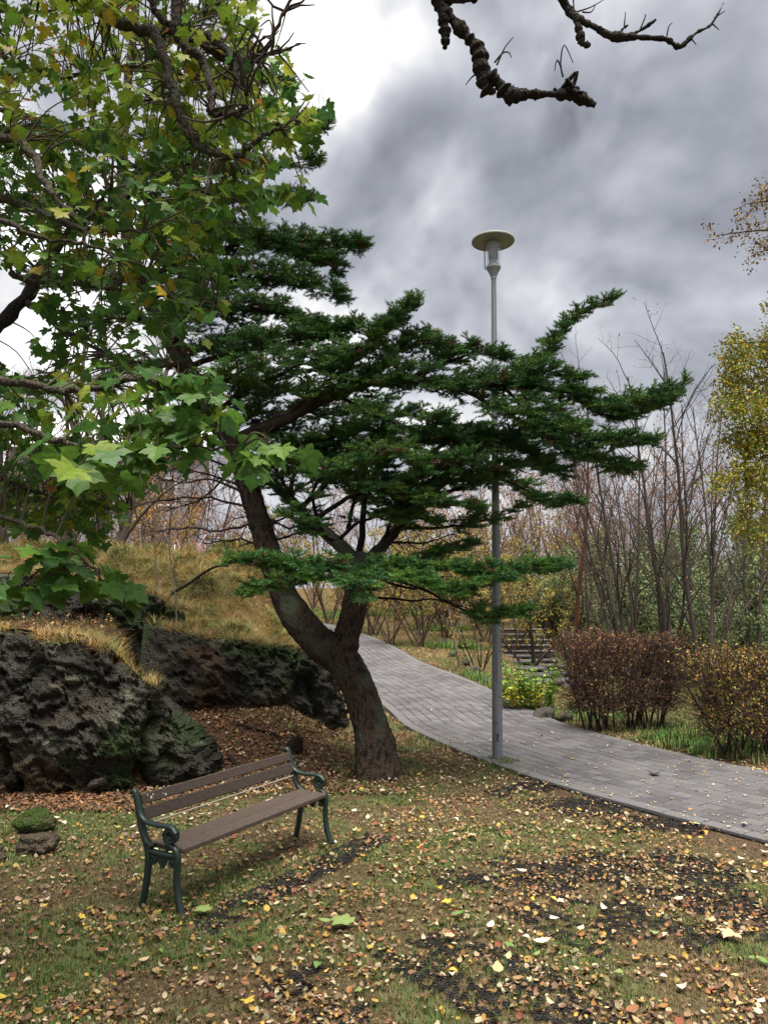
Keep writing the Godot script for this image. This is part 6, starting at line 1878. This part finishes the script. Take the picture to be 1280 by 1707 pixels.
func make_left_back():
	rng.seed = 960
	var bark := Color(0.10, 0.085, 0.07)
	for e in [[165, 23.0, 0.20, "stout bare tree with leaning trunk behind the mound by the grey house", 0.12], [183, 24.5, 0.16, "straight bare tree behind the mound close to the grey house window", -0.02], [90, 22.0, 0.15, "bare tree with many fine twigs behind the dry grass mound", 0.08], [20, 23.0, 0.17, "broad bare tree at the far end of the dry grass mound", -0.1], [130, 27.0, 0.15, "bare grey tree behind the stout trees on the mound", 0.0]]:
		var x: float = (e[0] - 640) / F * e[1]
		stems_tree("bare_tree", e[3], on(x, e[1]), [[Vector3(e[4], 1, 0), 9.5, e[2]], [Vector3(-e[4] - 0.15, 1, 0.1), 7.0, e[2] * 0.55]], [14, 5, 4], 3, bark, [Color(0.35, 0.22, 0.05), Color(0.4, 0.3, 0.06)], 0.10, 0.07, "bare trees behind the mound", 0.03)
	rng.seed = 961
	stems_tree("golden_tree", "yellow ochre leaved tree behind the mound next to the house", on(-9.2, 31.0), [[Vector3(0.05, 1, 0), 5.4, 0.10], [Vector3(-0.3, 1, 0), 4.6, 0.07], [Vector3(0.35, 1, 0), 4.8, 0.07]], [11, 5, 4], 3, Color(0.1, 0.08, 0.06), [Color(0.42, 0.27, 0.05), Color(0.36, 0.21, 0.05), Color(0.45, 0.32, 0.08)], 0.8, 0.12, "", 0.02, 2)
	# two thin saplings and a broken bough on the bank
	for e in [[297, 980, 282, 905, 12.4, "thin grey sapling growing from the bank above the ledge"], [262, 985, 258, 890, 12.6, "pale thin sapling growing on the bank beside the grey sapling"]]:
		var p0 := P(e[0], e[1] + 12, e[4]); var p1 := P(e[2], e[3], e[4])
		var g := on(p0.x, e[4])
		var s := thing("sapling", e[5], "sapling", g)
		var m := MB.new()
		var l := smooth([g + Vector3(0, -0.05, 0), g.lerp(p1, 0.4) + Vector3(0.05, 0, 0), p1, p1 + Vector3(0.02, 0.5, 0), p1 + Vector3(0.08, 1.0, 0)], 5)
		m.tube(l.map(func(q): return q - g), taper(l.size(), 0.016, 0.003), 6, Color(0.22, 0.20, 0.17))
		part("stem", m.mesh(), M.thin_bark, s)
		for k in 6:
			var q := along(l, rf(0.25, 0.85)) - g
			var d := Vector3(rf(-1, 1), rf(0.2, 0.9), rf(-0.5, 0.5)).normalized()
			var tm := MB.new()
			tm.tube([q, q + d * 0.15, q + (d + Vector3.UP * 0.3) * 0.3], [0.006, 0.004, 0.002], 4, Color(0.2, 0.18, 0.15))
			part("twig", tm.mesh(), M.thin_bark, s)
	var g2 := G(278, 1022)
	var bd := -g2.z
	var br := thing("broken_bough", "dark crooked broken bough sticking out of the rocky bank beside the fir", "branch", g2)
	var m2 := MB.new()
	var l2 := smooth([[266, 1025], [285, 992], [312, 975], [340, 955], [362, 944], [382, 943]].map(func(e): return P(e[0], e[1], bd - 0.1) - g2), 5)
	m2.tube(l2, taper(l2.size(), 0.03, 0.018), 8, Color(0.03, 0.025, 0.022))
	part("wood", m2.mesh(), M.bark, br)
	for e in [[[300, 985], [290, 955], [296, 930]], [[330, 960], [345, 985], [350, 1000]], [[285, 995], [260, 1000], [240, 992]]]:
		var m3 := MB.new()
		var l3 := smooth(e.map(func(q): return P(q[0], q[1], bd - 0.1) - g2), 4)
		m3.tube(l3, taper(l3.size(), 0.012, 0.004), 5, Color(0.04, 0.033, 0.03))
		part("twig", m3.mesh(), M.thin_bark, br)
	# low reddish bushes behind the mound
	rng.seed = 964
	for e in [[235, 22.5, 1.5], [350, 23.5, 1.6], [430, 24.5, 1.7]]:
		var x: float = (e[0] - 640) / F * e[1]
		var st := []
		for k in 7: st.append([Vector3(rf(-0.7, 0.7), 1, rf(-0.5, 0.5)), e[2] * rf(0.8, 1.2), 0.02])
		stems_tree("red_bush", "low dark red twiggy bush behind the dry grass mound", on(x, e[1]), st, [8, 4, 4], 3, Color(0.12, 0.055, 0.05), [Color(0.25, 0.06, 0.05), Color(0.18, 0.06, 0.05), Color(0.3, 0.12, 0.08)], 0.6, 0.07, "low red bushes behind the mound", 0.03)
	# painted driftwood
	rng.seed = 965
	var sc := P(295, 900, 20.5)
	sc.y = H(sc.x, 20.5)
	var ps := thing("painted_branches", "dead branches painted white, pink and blue behind the grassy mound", "sculpture", sc)
	for i in 46:
		var x0 := rf(-1.25, 1.25)
		var top := P(640, 884, 20.5).y - sc.y + rf(-0.6, 0.15)
		var p0 := Vector3(x0, rf(-0.1, 0.2), rf(-0.4, 0.4))
		var p1 := Vector3(x0 + rf(-1.1, 1.1), top * rf(0.6, 1.03), rf(-0.5, 0.5))
		var pts := [p0, p0.lerp(p1, 0.35) + rdir() * 0.3, p0.lerp(p1, 0.7) + rdir() * 0.35, p1]
		var m := MB.new()
		m.tube(smooth(pts, 4), taper(13, rf(0.02, 0.05), 0.01), 6, pick([Color(0.75, 0.72, 0.72), Color(0.7, 0.7, 0.75), Color(0.55, 0.18, 0.22), Color(0.6, 0.35, 0.38), Color(0.12, 0.16, 0.38), Color(0.65, 0.62, 0.7)]))
		part("branch", m.mesh(), M.paint, ps)
	# grey house far behind
	var hp := on(-15.5, 44.0)
	var hs := thing("house", "pale grey house with white trimmed windows far behind the bare trees", "house", hp, 0.25)
	var wm := MB.new()
	wm.bevel_box(Vector3(10, 8.2, 8), 0.02, Color(0.36, 0.37, 0.40), Transform3D(Basis(), Vector3(0, 3.9, 0)))
	part("wall", wm.mesh(), M.plain, hs)
	var rf_ := MB.new()
	var e0 := 8.0; var rg := 10.6
	for s in [-1.0, 1.0]:
		rf_.quad(Vector3(-5.3, e0 - 0.15, 4.4 * s), Vector3(5.3, e0 - 0.15, 4.4 * s), Vector3(5.3, rg, 0), Vector3(-5.3, rg, 0), Color(0.6, 0.62, 0.64))
		rf_.tri(Vector3(5.0 * s, e0, -4), Vector3(5.0 * s, e0, 4), Vector3(5.0 * s, rg - 0.15, 0), Color(0.36, 0.37, 0.40))
	part("roof", rf_.mesh(), M.plain, hs)
	for i in 3:
		for j in 2:
			var w := Node3D.new()
			w.name = "window"; hs.add_child(w, true)
			w.position = Vector3(-3.2 + 3.0 * i, 2.2 + 3.6 * j, 4.0)
			var fr := MB.new()
			for q in [[0, 0.72, 1.3, 0.12], [0, -0.72, 1.3, 0.12], [-0.6, 0, 0.12, 1.4], [0.6, 0, 0.12, 1.4], [0, 0, 0.08, 1.4]]:
				fr.bevel_box(Vector3(q[2], q[3], 0.1), 0.01, Color(0.75, 0.75, 0.74), Transform3D(Basis(), Vector3(q[0], q[1], 0.05)))
			part("frame", fr.mesh(), M.paint, w)
			var gl := MB.new()
			gl.bevel_box(Vector3(1.14, 1.34, 0.04), 0.005, Color(0.08, 0.09, 0.11), Transform3D(Basis(), Vector3(0, 0, 0.02)))
			part("pane", gl.mesh(), M.iron, w)

# ---------------------------------------------------------------- scene
func _ready():
	nz.seed = 1; nz.frequency = 0.01; nz.fractal_octaves = 3
	nz2.seed = 2; nz2.frequency = 0.01; nz2.fractal_octaves = 4
	make_view()
	make_materials()
	for e in [[9.5, 1.2], [7.6, 3.7], [5.95, 5.8], [4.58, 7.6], [2.96, 10.1], [1.87, 12.9], [1.3, 15.3], [0.55, 17.8], [-0.3, 20.3], [-1.3, 24.6], [-2.9, 29.0], [-5.5, 33.5], [-9.0, 37.0]]: path_c.append(Vector2(e[0], e[1]))
	M.small_leaf = simple_leaf_mesh()
	rng.seed = 10
	var ground: MeshInstance3D = make_ground()
	make_path()
	make_rocks()
	make_bench()
	make_lamp()
	make_fir()
	make_maple()
	make_overhead()
	make_right_side()
	make_thicket()
	make_birch()
	make_left_back()
	var spots := mat_spots()
	rng.seed = 20
	make_mats(spots)
	make_lawn(ground, spots)
	make_mound_grass()
